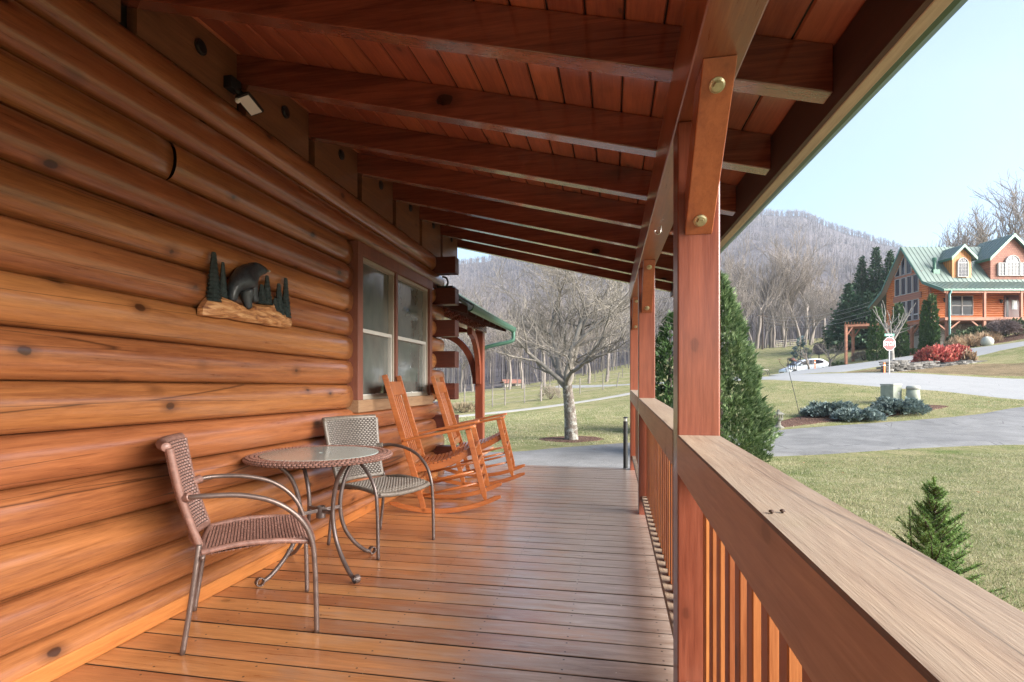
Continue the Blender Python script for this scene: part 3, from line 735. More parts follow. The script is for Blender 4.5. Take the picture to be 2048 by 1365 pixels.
# ------------------------------------------------------------------ rocking chairs
def rocking_chair(label, loc, ang):
    c = thing('rocking_chair', label, 'rocking chair', loc, ang, 'slatted wooden rocking chairs')
    W = .275; wd = M['rocker']
    sag = lambda x: .018+.20*(x+.02)**2*.62
    for sy in (-1, 1):
        # rocker runner
        b = MB(); n = 18; ring_ = []
        for i in range(n+1):
            x = -.52+.90*i/n; z = .48*(x+.13)**2
            e = .02 if 0 < i < n else .012
            ring_ += [(x, sy*W-.016, z), (x, sy*W+.016, z), (x, sy*W+.016, z+e*2), (x, sy*W-.016, z+e*2)]
        b.add(ring_, [(4*i+k, 4*i+(k+1)%4, 4*i+4+(k+1)%4, 4*i+4+k) for i in range(n) for k in range(4)]+[(3,2,1,0),(4*n,4*n+1,4*n+2,4*n+3)])
        b.build('rocker_runner', wd, c, bevel=.004)
        # front leg (tapered at foot)
        b = MB(); xf, zt = .235, .625
        def leg(x0, z0, x1, z1, w_, d_):
            P = []
            for (x, z, s_) in ((x0, z0, .55), (x0+(x1-x0)*.10, z0+(z1-z0)*.10, 1), (x1, z1, 1)):
                for (i, j) in ((-1,-1),(1,-1),(1,1),(-1,1)): P.append((x+i*d_*s_/2, sy*W+j*w_*s_/2, z))
            b.add(P, [(3,2,1,0),(8,9,10,11)]+[(4*r+k, 4*r+(k+1)%4, 4*r+4+(k+1)%4, 4*r+4+k) for r in (0,1) for k in range(4)])
        leg(.245, .035, .215, zt, .034, .045); b.build('front_leg', wd, c, bevel=.003)
        b = MB()
        leg(-.265, .035, -.285, .30, .034, .05); 
        P0 = Vector((-.243, sy*W, .235)); P1 = Vector((-.485, sy*W, 1.185))
        b = MB(); 
        pts = [(-.262, .035, .02), (-.262, .09, .034), (-.282, .36, .038), (-.365, 1.185, .034)]
        vs = []
        for (x, z, hw) in pts:
            dx = hw*.62
            for (i, j) in ((-1,-1),(1,-1),(1,1),(-1,1)): vs.append((x+i*dx, sy*W+j*.016, z))
        b.add(vs, [(3,2,1,0),(12,13,14,15)]+[(4*r+k, 4*r+(k+1)%4, 4*r+4+(k+1)%4, 4*r+4+k) for r in range(3) for k in range(4)])
        b.build('back_post', wd, c, bevel=.003)
        # armrest
        b = MB(); vs = []
        for (x, hw) in ((-.315,.018),(-.2,.024),(.1,.038),(.24,.044),(.275,.036),(.285,.022)):
            for (j, k) in ((-1,0),(1,0),(1,1),(-1,1)): vs.append((x, sy*(W+.008)+j*hw, .626+.012*(x)+k*.022))
        b.add(vs, [(3,2,1,0),(20,21,22,23)]+[(4*r+k, 4*r+(k+1)%4, 4*r+4+(k+1)%4, 4*r+4+k) for r in range(5) for k in range(4)])
        b.build('armrest', wd, c, bevel=.004)
        # seat side rail curved
        b = MB(); n = 8; vs = []
        for i in range(n+1):
            x = -.30+.53*i/n; z = .365+.035*(i/n)-.035*math.sin(math.pi*i/n)+.03*(i/n)**3
            vs += [(x, sy*(W-.03)-.011, z), (x, sy*(W-.03)+.011, z), (x, sy*(W-.03)+.011, z+.055), (x, sy*(W-.03)-.011, z+.055)]
        b.add(vs, [(3,2,1,0),(4*n,4*n+1,4*n+2,4*n+3)]+[(4*r+k, 4*r+(k+1)%4, 4*r+4+(k+1)%4, 4*r+4+k) for r in range(n) for k in range(4)])
        b.build('seat_rail', wd, c, bevel=.003)
        for z in (.165, .265):
            b = MB(); b.tube([(-.262, sy*W, z+.0), (0, sy*W, z+.008), (.238, sy*W, z+.016)], [.009,.012,.009], 10); b.build('stretcher', wd, c, smooth=True)
    for (x, zs) in ((.240, (.15, .24, .33)), (-.264, (.19, .28))):
        for z in zs:
            b = MB(); b.tube([(x, -W, z), (x, 0, z), (x, W, z)], [.009,.012,.009], 10); b.build('stretcher', wd, c, smooth=True)
    # seat slats
    n = 15; s0 = None
    b = MB()
    for i in range(n):
        t_ = (i+.5)/n; x = -.30+.55*t_
        z = .420+.035*t_-.035*math.sin(math.pi*t_)+.03*t_**3
        if t_ > .9: z -= (t_-.9)*.25
        hw = .013; m = 8; vs = []
        for k in range(m+1):
            y = -W+.012+(2*W-.024)*k/m; dip = -.018*(1-(y/W)**2)
            vs += [(x-hw, y, z+dip), (x+hw, y, z+dip+.002), (x+hw, y, z+dip+.013), (x-hw, y, z+dip+.011)]
        b.add(vs, [(3,2,1,0),(4*m,4*m+1,4*m+2,4*m+3)]+[(4*r+k, 4*r+(k+1)%4, 4*r+4+(k+1)%4, 4*r+4+k) for r in range(m) for k in range(4)])
    b.build('seat', wd, c, bevel=.002)
    def bx(z): return -.282-.083*(z-.36)/.825
    b = MB(); 
    def plate(z0, z1, hw, th=.018):
        p = []
        for z in (z0, z1):
            for (i, j) in ((-1,-1),(1,-1),(1,1),(-1,1)): p.append((bx(z)+i*th/2, j*hw, z))
        b.hexa(p)
    plate(1.01, 1.13, W-.017); b.build('head_rail', wd, c, bevel=.004)
    b = MB(); plate(.44, .50, W-.017); b.build('lower_rail', wd, c, bevel=.004)
    for i in range(5):
        b = MB(); y = -.152+.076*i; p = []
        for z in (.495, 1.015):
            for (q_, j) in ((-1,-1),(1,-1),(1,1),(-1,1)): p.append((bx(z)+q_*.006+(-.012 if z < .6 or True else 0), y+j*.0115, z))
        b.hexa(p); b.build('back_slat', wd, c, bevel=.003)
    rk = Matrix.Translation((.02, 0, .03))@Matrix.Rotation(R_(-11), 4, 'Y')
    for ch in c.children:
        if not ch.name.startswith('rocker_runner'): ch.data.transform(rk)
    return c
rocking_chair('orange wooden rocking chair just beyond the grey woven chair, its side to the camera', (-1.43, 4.84, .0), R_(11)).scale = (1.08,)*3
rocking_chair('orange wooden rocking chair farther away, nearest the end of the deck', (-1.41, 6.08, .0), R_(9)).scale = (1.08,)*3

# two rusty screws standing on the rail cap
for i, (px, py, s) in enumerate(((1543, 1027, 'left'), (1565, 1026, 'right'))):
    d = (EYE-.955)*FPX/(py-HZ); p = at(px, py, d); zc = zc_(p.y)
    b = MB(); b.lathe([(.0018,-.01),(.0018,.0015),(.0042,.002),(.0036,.0045),(.001,.0055)], 10); o = b.build('rail_screw', M['rust'], smooth=True)
    o.location = (p.x, p.y, zc+.0005)
    tag(o, 'small rusty screw head on the near rail cap, %s one of the two' % s, 'screw', 'rusty screws on the near rail cap')
# ------------------------------------------------------------------ ground materials
def grass_mat(name, g1, g2, straw, amt=.5):
    t = NT(name); v = t.coord('World')
    a = t.noise(v, 1.6, 6, .65, .3); b_ = t.noise(v, 14, 6, .7); c_ = t.noise(v, .5, 5, .65, .6); e = t.noise(v, 70, 4, .7)
    col_ = t.ramp(b_, [(.3, g1), (.7, g2)])
    f = t.math('ADD', t.math('MULTIPLY', a, .5), t.math('ADD', t.math('MULTIPLY', c_, .45), t.math('MULTIPLY', b_, .3)))
    col_ = t.mix(t.ramp(f, [(.62-amt*.2, 0.0), (.80-amt*.15, .9)]), col_, straw)
    col_ = t.mix(t.ramp(e, [(.35, .55), (.6, 0.0)]), col_, tuple(x*.45 for x in g1))
    t.bump(t.math('ADD', e, b_), .8, .05)
    return t.out(col_, .95, spec=.1)
M['grass'] = grass_mat('lawn', (.085,.12,.03), (.19,.235,.075), (.36,.31,.17), .8)
def asphalt(name, c, gr=.25, st=.3):
    t = NT(name); v = t.coord('World'); n = t.noise(v, 120, 3, .7); b_ = t.noise(v, .9, 5, .6, .5); b2 = t.noise(t.mapping(v, (1, 1, 1), rot=(0,0,.6)), 3, 4, .6)
    f = t.math('ADD', t.math('MULTIPLY', n, .6), t.math('ADD', t.math('MULTIPLY', b_, .5), t.math('MULTIPLY', b2, .2)))
    cc = t.ramp(f, [(.50, tuple(x*(1-gr) for x in c)), (.82, tuple(x*(1+gr) for x in c))])
    cr = t.vor(v, .7, 'DISTANCE_TO_EDGE'); ck = t.math('MULTIPLY', t.ramp(cr, [(0, 1.0), (.012, 0.0)]), t.ramp(b_, [(.5, 0.0), (.56, st)]))
    cc = t.mix(ck, cc, tuple(x*.3 for x in c)); t.bump(n, .5, .01)
    return t.out(cc, .8)
M['drive'] = asphalt('old_asphalt', (.165,.16,.155), .42, .9)
M['drive_dark'] = asphalt('dark_asphalt', (.075,.08,.085), .25, .3)
M['road'] = asphalt('pale_road', (.27,.267,.262), .10, .5)
M['dirt'] = asphalt('gravel_lane', (.32,.30,.27), .15, 0)
t = NT('mulch_chips'); v = t.coord('World'); n = t.vor(v, 38, 'F1', 'Color'); t.bump(t.vor(v, 38), .9, .03)
t.out(t.ramp(n, [(.2, (.05,.025,.018)), (.6, (.13,.07,.05)), (.9, (.24,.16,.12))]), .9, spec=.1); M['mulch'] = t.m
# ------------------------------------------------------------------ ground sheet (rings round the cabin out to the woods)
NA, rad = 420, np.concatenate([[0.0], np.geomspace(.8, 135, 150)])
# finer in the viewing sector
az = np.sort(np.concatenate([np.linspace(-60, 60, 300, endpoint=False), np.linspace(60, 300, 120, endpoint=False)]))*math.pi/180
xs = np.outer(rad, np.sin(az)); ys = np.outer(rad, np.cos(az)); XY = np.stack([xs.ravel(), ys.ravel()], 1); Z = H_arr(XY)
def polar_mesh(name, XY, Z, nr, na, mat):
    idx = np.arange(nr*na).reshape(nr, na); a = idx[:-1]; b_ = idx[1:]
    f = np.stack([a, np.roll(a, -1, 1), np.roll(b_, -1, 1), b_], -1).reshape(-1, 4)
    me = bpy.data.meshes.new(name); me.from_pydata(np.c_[XY, Z].tolist(), [], f[:, ::-1].tolist()); me.materials.append(mat)
    me.polygons.foreach_set('use_smooth', [True]*len(me.polygons)); o = bpy.data.objects.new(name, me); col.objects.link(o); return tag(o, kind='structure')
ground = polar_mesh('ground', XY, Z, len(rad), len(az), M['grass'])

def draped(name, A, B, mat, lift=.03, ns=120, nt=14, jit=.05, kind='structure'):
    """sheet laid on the ground between two edge lines (world x,y points)"""
    def res(P):
        P = [Vector((p[0], p[1], 0)) for p in P]; P = smooth_path(P, 10) if len(P) > 2 else [P[0].lerp(P[1], i/20) for i in range(21)]
        acc = [0]
        for i in range(len(P)-1): acc.append(acc[-1]+(P[i+1]-P[i]).length)
        out = []
        for k in range(ns+1):
            s = acc[-1]*k/ns; i = min(max(j for j in range(len(acc)) if acc[j] <= s+1e-9), len(P)-2)
            out.append(P[i].lerp(P[i+1], (s-acc[i])/max(1e-9, acc[i+1]-acc[i])))
        return out
    a, b_ = res(A), res(B); xy = []
    for i in range(ns+1):
        for j in range(nt+1):
            p = a[i].lerp(b_[i], j/nt)
            if j in (0, nt): k = jit*mnoise.noise((p.x*1.7, p.y*1.7, 3.3))+jit*.6*mnoise.noise((p.x*6, p.y*6, 1)); d = (b_[i]-a[i]).normalized()*k*2; p = p+d
            xy.append((p.x, p.y))
    z = H_arr(xy)+lift; w_ = nt+1
    # edges tuck into the grass
    me = bpy.data.meshes.new(name); vv = [(x, y, float(zz)-(.05 if (k % w_) in (0, nt) else 0)) for k, ((x, y), zz) in enumerate(zip(xy, z))]
    fs = [(i*w_+j, i*w_+j+1, (i+1)*w_+j+1, (i+1)*w_+j) for i in range(ns) for j in range(nt)]
    me.from_pydata(vv, [], fs); me.materials.append(mat)
    bm = bmesh.new(); bm.from_mesh(me); bmesh.ops.recalc_face_normals(bm, faces=bm.faces)
    if sum(f.normal.z for f in bm.faces) < 0: bmesh.ops.reverse_faces(bm, faces=bm.faces)
    bm.to_mesh(me); bm.free()
    me.polygons.foreach_set('use_smooth', [True]*len(me.polygons)); o = bpy.data.objects.new(name, me); col.objects.link(o)
    return tag(o, kind=kind)
def pw(*L): return [tuple(at(px, 0, d)[:2]) for px, d in L]
# near driveway passing behind the deck end
draped('driveway', [(-9, 7.8), (-4, 7.9), (0, 8.3)]+pw((1400,11.5),(1550,11.5),(1800,11.9),(2048,12.1),(2300,12.3)),
       [(-12, 11.8), (-6, 12.0)]+pw((1000,12.4),(1120,13.3),(1250,14.5),(1400,15.4),(1545,16.1),(1750,17.0),(1950,18.0),(2048,19.0),(2250,20.0)), M['drive'], .03, 160, 16, .04)
draped('road', pw((1100,60),(1300,44),(1450,34),(1560,29),(1667,26.2),(1800,24),(1876,23.1),(2048,20.4),(2300,18.5)),
       pw((1120,64),(1320,50),(1450,40),(1540,37.5),(1620,35.5),(1689,33.6),(1800,31.5),(2048,27.5),(2350,25)), M['road'], .035, 150, 14, .03)
draped('house_road', pw((1560,36.6),(1640,35.8),(1689,34.5),(1766,35.5),(1860,36.0),(1964,36.5),(2048,36.8),(2300,37.5)),
       pw((1535,39.5),(1600,43),(1680,46),(1760,45.6),(1842,43.0),(1930,41.5),(2048,40.3),(2300,40.5)), M['road'], .03, 120, 12, .03)
draped('dirt_lane', pw((600,21),(800,24),(920,26),(1100,29),(1250,33),(1420,38),(1520,41)), pw((600,22.2),(800,25.3),(920,27.4),(1100,30.7),(1250,35),(1420,41),(1530,44)), M['dirt'], .03, 110, 6, .12)
draped('mulch_bed', pw((1525,17.0),(1545,16.4),(1620,16.9),(1720,17.6),(1820,18.2),(1870,18.9),(1898,19.4)), pw((1527,17.1),(1550,17.6),(1600,19.0),(1700,19.6),(1800,20.2),(1870,19.9),(1896,19.5)), M['mulch'], .02, 60, 10, .15)
draped('tree_mulch', pw((1078,15.1),(1095,14.6),(1143,14.2),(1190,14.6),(1208,15.1)), pw((1080,15.2),(1097,15.7),(1143,16.1),(1188,15.8),(1206,15.2)), M['mulch'], .015, 30, 8, .15)
draped('house_bed', pw((1870,43),(1940,42.2),(2048,41.6),(2250,42)), pw((1880,47.5),(1950,47.5),(2048,47.5),(2250,48)), M['mulch'], .03, 40, 8, .2)

M['bank'] = grass_mat('dry_bank_grass', (.09,.07,.04), (.20,.16,.085), (.30,.22,.13), .8)
draped('dry_bank', pw((1693,33.75),(1800,31.8),(1900,29.9),(2048,27.9),(2330,25.6)), pw((1697,34.15),(1770,34.5),(1860,34.2),(1964,33.4),(2048,32.0),(2330,31)), M['bank'], .025, 90, 10, .15)
# ------------------------------------------------------------------ wooded mountain
ridge_px = [-1500,-600,0,400,880,930,975,1010,1100,1200,1300,1450,1500,1560,1610,1660,1700,1760,1800,1850,1900,2000,2300,2800,4000]
ridge_py = [600,560,545,540,524,529,522,508,470,450,436,430,427,432,434,456,471,486,499,530,560,600,570,560,600]
def mountain():
    naz, nr = 520, 130
    pxs = np.linspace(-1500, 4200, naz); V = []
    for a in range(naz):
        px = pxs[a]; py = np.interp(px, ridge_px, ridge_py)
        k = (px-1024)/FPX; dx = FWD[0]+k*RGT[0]; dy = FWD[1]+k*RGT[1]
        d0 = float(np.interp(px, [-1500,800,1000,1250,1500,1700,1900,4000], [60,66,72,80,100,118,122,122])); D = 950
        z0 = H(dx*d0, dy*d0)-.4; zt = EYE+(HZ-py)/FPX*D
        for r in range(nr):
            t_ = r/(nr-1); tt = t_**1.6; d = d0+(D-d0)*tt; x, y = dx*d, dy*d
            g = .22*tt+.78*tt**1.55
            z = z0+(zt-z0)*g
            if 0 < r:
                am = min(1, t_*2)*min(1, (1-t_)*5)*tt**.7
                z += am*38*(mnoise.ridged_multi_fractal((x/330, y/330, 1.3), .9, 2.1, 4, 1, 2)-1.0)
                z += min(1, t_*3)*3*mnoise.fractal((x/40, y/40, 0), 1, 2, 3)*min(1, tt*3+.1)
            V.append((x, y, z))
    idx = np.arange(naz*nr).reshape(naz, nr); a = idx[:-1]; b_ = idx[1:]
    f = np.stack([a[:, :-1], b_[:, :-1], b_[:, 1:], a[:, 1:]], -1).reshape(-1, 4)
    # back slope closing the ridge
    me = bpy.data.meshes.new('mountain'); me.from_pydata(V, [], f.tolist())
    t = NT('winter_wood_floor'); v = t.coord('World'); n = t.noise(v, .02, 8, .7, .4); n2 = t.noise(t.mapping(v, (1, 1, .25)), .25, 6, .75, 1)
    c1 = t.ramp(t.math('ADD', t.math('MULTIPLY', n, .5), t.math('MULTIPLY', n2, .6)), [(.40, (.045,.042,.045)), (.58, (.12,.105,.108)), (.75, (.20,.18,.18))])
    me.materials.append(t.out(c1, 1.0, spec=.05)); me.polygons.foreach_set('use_smooth', [True]*len(me.polygons))
    o = bpy.data.objects.new('mountain', me); col.objects.link(o); tag(o, kind='structure')
    return np.array(V).reshape(naz, nr, 3), pxs
MV, MPX = mountain()

# ------------------------------------------------------------------ fast tri-soup objects
def soup(name, tris, mat, parent=None, smooth=False):
    """tris: (n,3,3) array"""
    tris = np.asarray(tris, np.float32); n = len(tris); me = bpy.data.meshes.new(name)
    me.vertices.add(n*3); me.vertices.foreach_set('co', tris.reshape(-1)); me.loops.add(n*3); me.loops.foreach_set('vertex_index', np.arange(n*3, dtype=np.int32))
    me.polygons.add(n); me.polygons.foreach_set('loop_start', np.arange(0, n*3, 3, dtype=np.int32)); me.update(calc_edges=True)
    me.materials.append(mat); o = bpy.data.objects.new(name, me); col.objects.link(o)
    if parent is not None: o.parent = parent
    return o
def leafmat(name, stops, rough=.6, trans=.15, scale=3):
    t = NT(name); g = t.N('NewGeometry'); v = t.coord('Object'); n = t.noise(v, scale, 4, .6)
    f = t.math('ADD', t.math('MULTIPLY', g.outputs['Random Per Island'], .5), t.math('MULTIPLY', n, .6))
    c = t.ramp(f, stops); t.out(c, rough, spec=.3); t.p.inputs['Transmission Weight'].default_value = 0
    if trans:
        tr = t.N('BsdfTranslucent'); t.L(c, tr.inputs[0]); mx = t.N('MixShader'); mx.inputs[0].default_value = trans
        t.L(t.p.outputs[0], mx.inputs[1]); t.L(tr.outputs[0], mx.inputs[2]); t.L(mx.outputs[0], t.n['Material Output'].inputs[0])
    return t.m
M['arbor'] = leafmat('arborvitae_leaf', [(.25, (.03,.065,.022)), (.5, (.10,.165,.06)), (.8, (.30,.37,.19))])
M['arbor_dark'] = leafmat('arborvitae_far', [(.25, (.02,.05,.018)), (.55, (.05,.10,.03)), (.85, (.10,.17,.05))])
M['spruce'] = leafmat('dwarf_spruce', [(.25, (.06,.12,.03)), (.55, (.14,.25,.06)), (.85, (.30,.42,.13))])
M['evergreen'] = leafmat('dark_evergreen', [(.25, (.015,.04,.02)), (.55, (.04,.09,.045)), (.85, (.09,.16,.08))], trans=.05)
M['juniper'] = leafmat('blue_juniper', [(.25, (.07,.11,.10)), (.55, (.16,.21,.195)), (.85, (.30,.36,.34))])
M['bluespruce'] = leafmat('blue_spruce', [(.25, (.05,.08,.075)), (.55, (.13,.18,.175)), (.85, (.24,.30,.29))])
M['redshrub'] = leafmat('red_shrub', [(.25, (.20,.03,.03)), (.5, (.50,.09,.08)), (.7, (.58,.20,.16)), (.9, (.30,.30,.12))], scale=1.2)
M['hedge'] = leafmat('hedge_leaf', [(.25, (.03,.055,.02)), (.6, (.08,.12,.05)), (.85, (.17,.20,.10))])
M['drygrass'] = leafmat('dry_grass', [(.25, (.20,.12,.07)), (.6, (.42,.29,.18)), (.85, (.55,.42,.28))])
M['bark'] = plain('bark_grey', (.20,.175,.15), .9, 0, 0, .55, 9, .8)
M['bark_light'] = plain('bark_twig', (.21,.185,.155), .85, 0, 0, .35, 5, .4)
M['bark_far'] = plain('bark_far', (.23,.195,.17), .9, 0, 0, .35, .6)
M['bark_dark'] = plain('bark_dark', (.07,.05,.04), .9, 0, 0, .4, 6, .5)
def mkt(name, dark, mid, lite):   # trunk bark with lichen
    t = NT(name); v = t.coord('Object'); n = t.noise(t.mapping(v, (9, 9, 2.5)), 2, 6, .7, .6); n2 = t.noise(v, 7, 5, .65)
    c = t.ramp(n, [(.35, dark), (.5, mid), (.65, lite)]); c = t.mix(t.ramp(n2, [(.5, 0.0), (.6, .75)]), c, (.38,.38,.34))
    t.bump(n, 1, .03); return t.out(c, .95)
M['trunk'] = mkt('trunk_lichen', (.06,.045,.035), (.16,.13,.105), (.26,.22,.19))

def bare_tree(seed, height, trunk_r, trunk_h, spread=.9, levels=5, kids=(5,4,4,4,3), wig=.18, up=.25, sides=(10,7,5,4,3,3), len_f=.66, lean=(0,0), first_len=None, ang0=.75, minr=.0035, prim=None):
    """branches as tapering tubes; returns (trunk MB, branches MB)"""
    r = random.Random(seed); T = MB(); B_ = MB()
    def limb(p, d, L, rad0, lev, mb):
        n = max(3, int(4+L/ (.25 if lev < 3 else .14))) if lev < 4 else 4
        n = min(n, 9); pts = [p.copy()]; q = p.copy(); dd = d.copy()
        for i in range(n):
            wg = wig if lev else wig*(.12 if prim else .7)
            dd = (dd+Vector((r.gauss(0, wg), r.gauss(0, wg), r.gauss(0, wg*.8)+up*.12*(1 if lev > 0 else .3)))).normalized()
            if lev <= 3 and dd.z < .12: dd.z = .12+.1*r.random(); dd.normalize()
            q = q+dd*(L/n); pts.append(q.copy())
        rads = [max(minr, rad0*(1-(.55 if lev else .35)*i/n)) for i in range(n+1)]
        if lev >= levels: rads = [max(minr*.6, rad0*(1-.8*i/n)) for i in range(n+1)]
        mb.tube(pts, rads, sides[min(lev, len(sides)-1)], cap=False)
        if lev >= levels: return
        if lev == 0 and prim:
            for (dx, dy, dz, LL, rk) in prim: limb(pts[-1]-Vector((0,0,.12*r.random())), Vector((dx, dy, dz)).normalized(), LL, rads[-1]*rk, 1, B_)
            return
        k = kids[min(lev, len(kids)-1)]
        for j in range(k):
            f = .3+.7*(j+r.random()*.6)/k if lev else .8+.2*j/max(1, k-1)
            i = min(n, max(1, int(f*n))); base = pts[i]; tdir = (pts[i]-pts[i-1]).normalized()
            ax = tdir.orthogonal().normalized(); ax = Matrix.Rotation(2*math.pi*(j/k)+r.uniform(-.6, .6), 3, tdir)@ax
            an = ang0*r.uniform(.7, 1.25)*(spread if lev else 1)
            nd = (Matrix.Rotation(an, 3, ax)@tdir).normalized()
            LL = (first_len if (lev == 0 and first_len) else L*len_f)*r.uniform(.75, 1.2)
            limb(base, nd, LL, rads[i]*(.62 if lev else .58)*r.uniform(.8, 1.05), lev+1, B_)
        if lev: limb(pts[-1], dd, L*len_f*.9, rads[-1]*.85, lev+1, B_)
    limb(Vector((0,0,-.1)), Vector((lean[0], lean[1], 1)).normalized(), trunk_h+.1, trunk_r, 0, T)
    return T, B_
def fast_build(mb, name, mat, parent):
    me = bpy.data.meshes.new(name); me.from_pydata(mb.v, [], mb.f); me.materials.append(mat); me.polygons.foreach_set('use_smooth', [True]*len(me.polygons))
    o = bpy.data.objects.new(name, me); col.objects.link(o); o.parent = parent; return o
def tree_thing(name, label, cat, loc, rz, T, B_, mt, mb_, group=None, scale=1):
    o = thing(name, label, cat, loc, rz, group); fast_build(T, 'trunk', mt, o); fast_build(B_, 'branches', mb_, o); o.scale = (scale,)*3 if not hasattr(scale, '__len__') else scale; return o

# the big bare tree on the lawn past the deck
T, B_ = bare_tree(33, 6, .20, 1.55, prim=((-.95,-.2,.75,2.5,.55),(-.42,.3,1,2.9,.68),(.05,-.25,1,3.0,.72),(.30,.45,1,2.6,.5),(.62,-.1,.8,2.7,.62),(-.15,-.7,.8,2.3,.5),(.2,.8,.7,2.2,.45)), levels=5, kids=(6,5,4,4,4), wig=.22, up=.33, first_len=2.2, len_f=.63, ang0=.80, minr=.0055, sides=(14,9,6,4,3,3))
p = gnd(1143, 15)
tree_thing('lawn_tree', 'large bare spreading tree with lichened trunk on the lawn past the deck end', 'tree', p, YAW, T, B_, M['trunk'], M['bark_light'])

# ------------------------------------------------------------------ woods beyond the pasture
protos = []
for i in range(5):
    protos.append(bare_tree(100+i, 12, .22, 5.5 if i % 2 else 4, levels=4, kids=(5,5,4,4), wig=.14, up=.5, first_len=3.4, len_f=.62, ang0=.55, minr=.018, sides=(6,4,3,3,3)))
kinds = ['tall upright', 'wide crowned', 'slender', 'twisting', 'many limbed']
bases = [None]*5
def place_bare(k, px, d, s, label, group='bare trees at the wood edge', name='bare_tree', mt='bark_far'):
    p = gnd(px, d) if d < 62 else None
    if p is None:
        q = at(px, 0, d); p = Vector((q.x, q.y, H(q.x, q.y)))
    if bases[k] is None:
        o = tree_thing(name, label, 'tree', p, rnd.uniform(0, 6), protos[k][0], protos[k][1], M[mt], M['bark_far'], group); bases[k] = o
    else:
        o = copy_tree(bases[k]); o.location = p; o.rotation_euler = (0, 0, rnd.uniform(0, 6)); tag(o, label, 'tree', group)
    o.scale = (s, s, s*rnd.uniform(.95, 1.15)); return o
where = []
r2 = random.Random(5)
def band(x0, x1, d0, d1, n, s0, s1, side):
    for i in range(n):
        px = x0+(x1-x0)*(i+r2.random()*.8)/n; d = r2.uniform(d0, d1); s = r2.uniform(s0, s1)*d/60
        where.append((r2.randrange(5), px, d, s, side))
band(900, 1250, 62, 70, 8, .55, .8, 'at the wood edge behind the lawn tree')
band(900, 1250, 75, 100, 10, .5, .75, 'deep in the wood behind the lawn tree')
band(1445, 1670, 84, 96, 8, .5, .8, 'at the right hand field edge')
band(1450, 1660, 100, 112, 11, .7, 1.05, 'in the wood beside the dark evergreens')
ords = ['first','second','third','fourth','fifth','sixth','seventh','eighth','ninth','tenth','eleventh','twelfth','thirteenth','fourteenth','fifteenth','sixteenth']
cnt = {}
where.sort(key=lambda w: w[1])
for i, (k, px, d, s, side) in enumerate(where):
    c_ = cnt[side] = cnt.get(side, -1)+1
    place_bare(k, px, d, s, '%s bare tree from the left, %s' % (ords[c_], side), 'bare trees '+side)
for i, (k, px, d, s, lb) in enumerate(((2,1905,76,1.5,'bare tree rising behind the green roof, left of the two dormers'),(0,1975,80,1.75,'tall bare tree standing behind the ridge between the dormers'),(4,2010,74,1.7,'dense bare tree behind the ridge of the wide dormer'),(1,2045,78,1.85,'bare tree behind the house at the right edge of the photo'))):
    o = place_bare(k, px, d, s, lb, 'bare trees behind the log house')
# far-off woods on the slope: one mass
def woods():
    r = np.random.default_rng(3); tris = []
    naz, nr, _ = MV.shape
    N = 15000
    # only where it could be seen
    ia0, ia1 = np.searchsorted(MPX, 820), np.searchsorted(MPX, 2150)
    ai = r.uniform(ia0, ia1, N); ri = (nr-1)*r.random(N)**.75
    ri[:1500] = nr-1-r.random(1500)*2.2
    a0 = ai.astype(int); r0_ = np.minimum(ri.astype(int), nr-2); fa_ = (ai-a0)[:, None]; fr_ = (ri-r0_)[:, None]
    a0 = np.minimum(a0, naz-2)
    P = MV[a0, r0_]*(1-fa_)*(1-fr_)+MV[a0+1, r0_]*fa_*(1-fr_)+MV[a0, r0_+1]*(1-fa_)*fr_+MV[a0+1, r0_+1]*fa_*fr_
    dist = np.hypot(P[:, 0], P[:, 1])
    for i in range(N):
        p = P[i]; h = r.uniform(9, 15); w_ = .035+dist[i]*.00045
        lean = r.normal(0, .04, 2)*h
        top = p+np.array([lean[0], lean[1], h]); sx = np.array([RGT[0], RGT[1], 0])
        s2 = np.array([-RGT[1], RGT[0], 0])
        for s_ in (sx, s2): tris.append([p-s_*w_, p+s_*w_, top])
        nb_ = 6 if dist[i] < 450 else 4
        for b in range(nb_):
            f = r.uniform(.3, .85); q = p+(top-p)*f; a = r.uniform(0, 6.283); L = h*.42*(1.1-f)+.8
            e = q+np.array([math.cos(a)*L*.7, math.sin(a)*L*.7, L]); up = np.array([0, 0, w_*.9])
            tris.append([q-up, q+up, e]); tris.append([q-sx*w_*.6, q+sx*w_*.6, e])
    o = soup('far_woods', tris, leafmat('far_wood_twigs', [(.2, (.09,.078,.078)), (.6, (.20,.175,.17)), (.85, (.34,.31,.30))], .9, 0, .02))
    tag(o, 'leafless grey brown winter wood covering the mountain', 'woods', kind='stuff')
woods()
# ------------------------------------------------------------------ leafy things
def spray_tris(P, Dn, size, r, n=5, spread=.7, width=.22, jitter=.35):
    """fan shaped sprays at P pointing along Dn"""
    N = len(P); out = []
    up = r.normal(0, 1, (N, 3)); side = np.cross(Dn, up); side /= np.linalg.norm(side, axis=1)[:, None]+1e-9
    sz = size*(1+jitter*r.normal(0, 1, N))[:, None] if not hasattr(size, 'shape') else size[:, None]
    for k in range(n):
        a = (k-(n-1)/2)*spread/(max(1, n-1)/2)*.5+r.normal(0, .08, N)
        d = Dn*np.cos(a)[:, None]+side*np.sin(a)[:, None]+r.normal(0, .10, (N, 3)); w_ = np.cross(d, np.cross(Dn, side))
        w_ /= np.linalg.norm(w_, axis=1)[:, None]+1e-9
        L = sz*(1-.35*abs(k-(n-1)/2)/max(1, (n-1)/2))
        mid = P+d*L*.45
        out.append(np.stack([P, mid+w_*sz*width, P+d*L], 1)); out.append(np.stack([P, P+d*L, mid-w_*sz*width], 1))
    return np.concatenate(out)
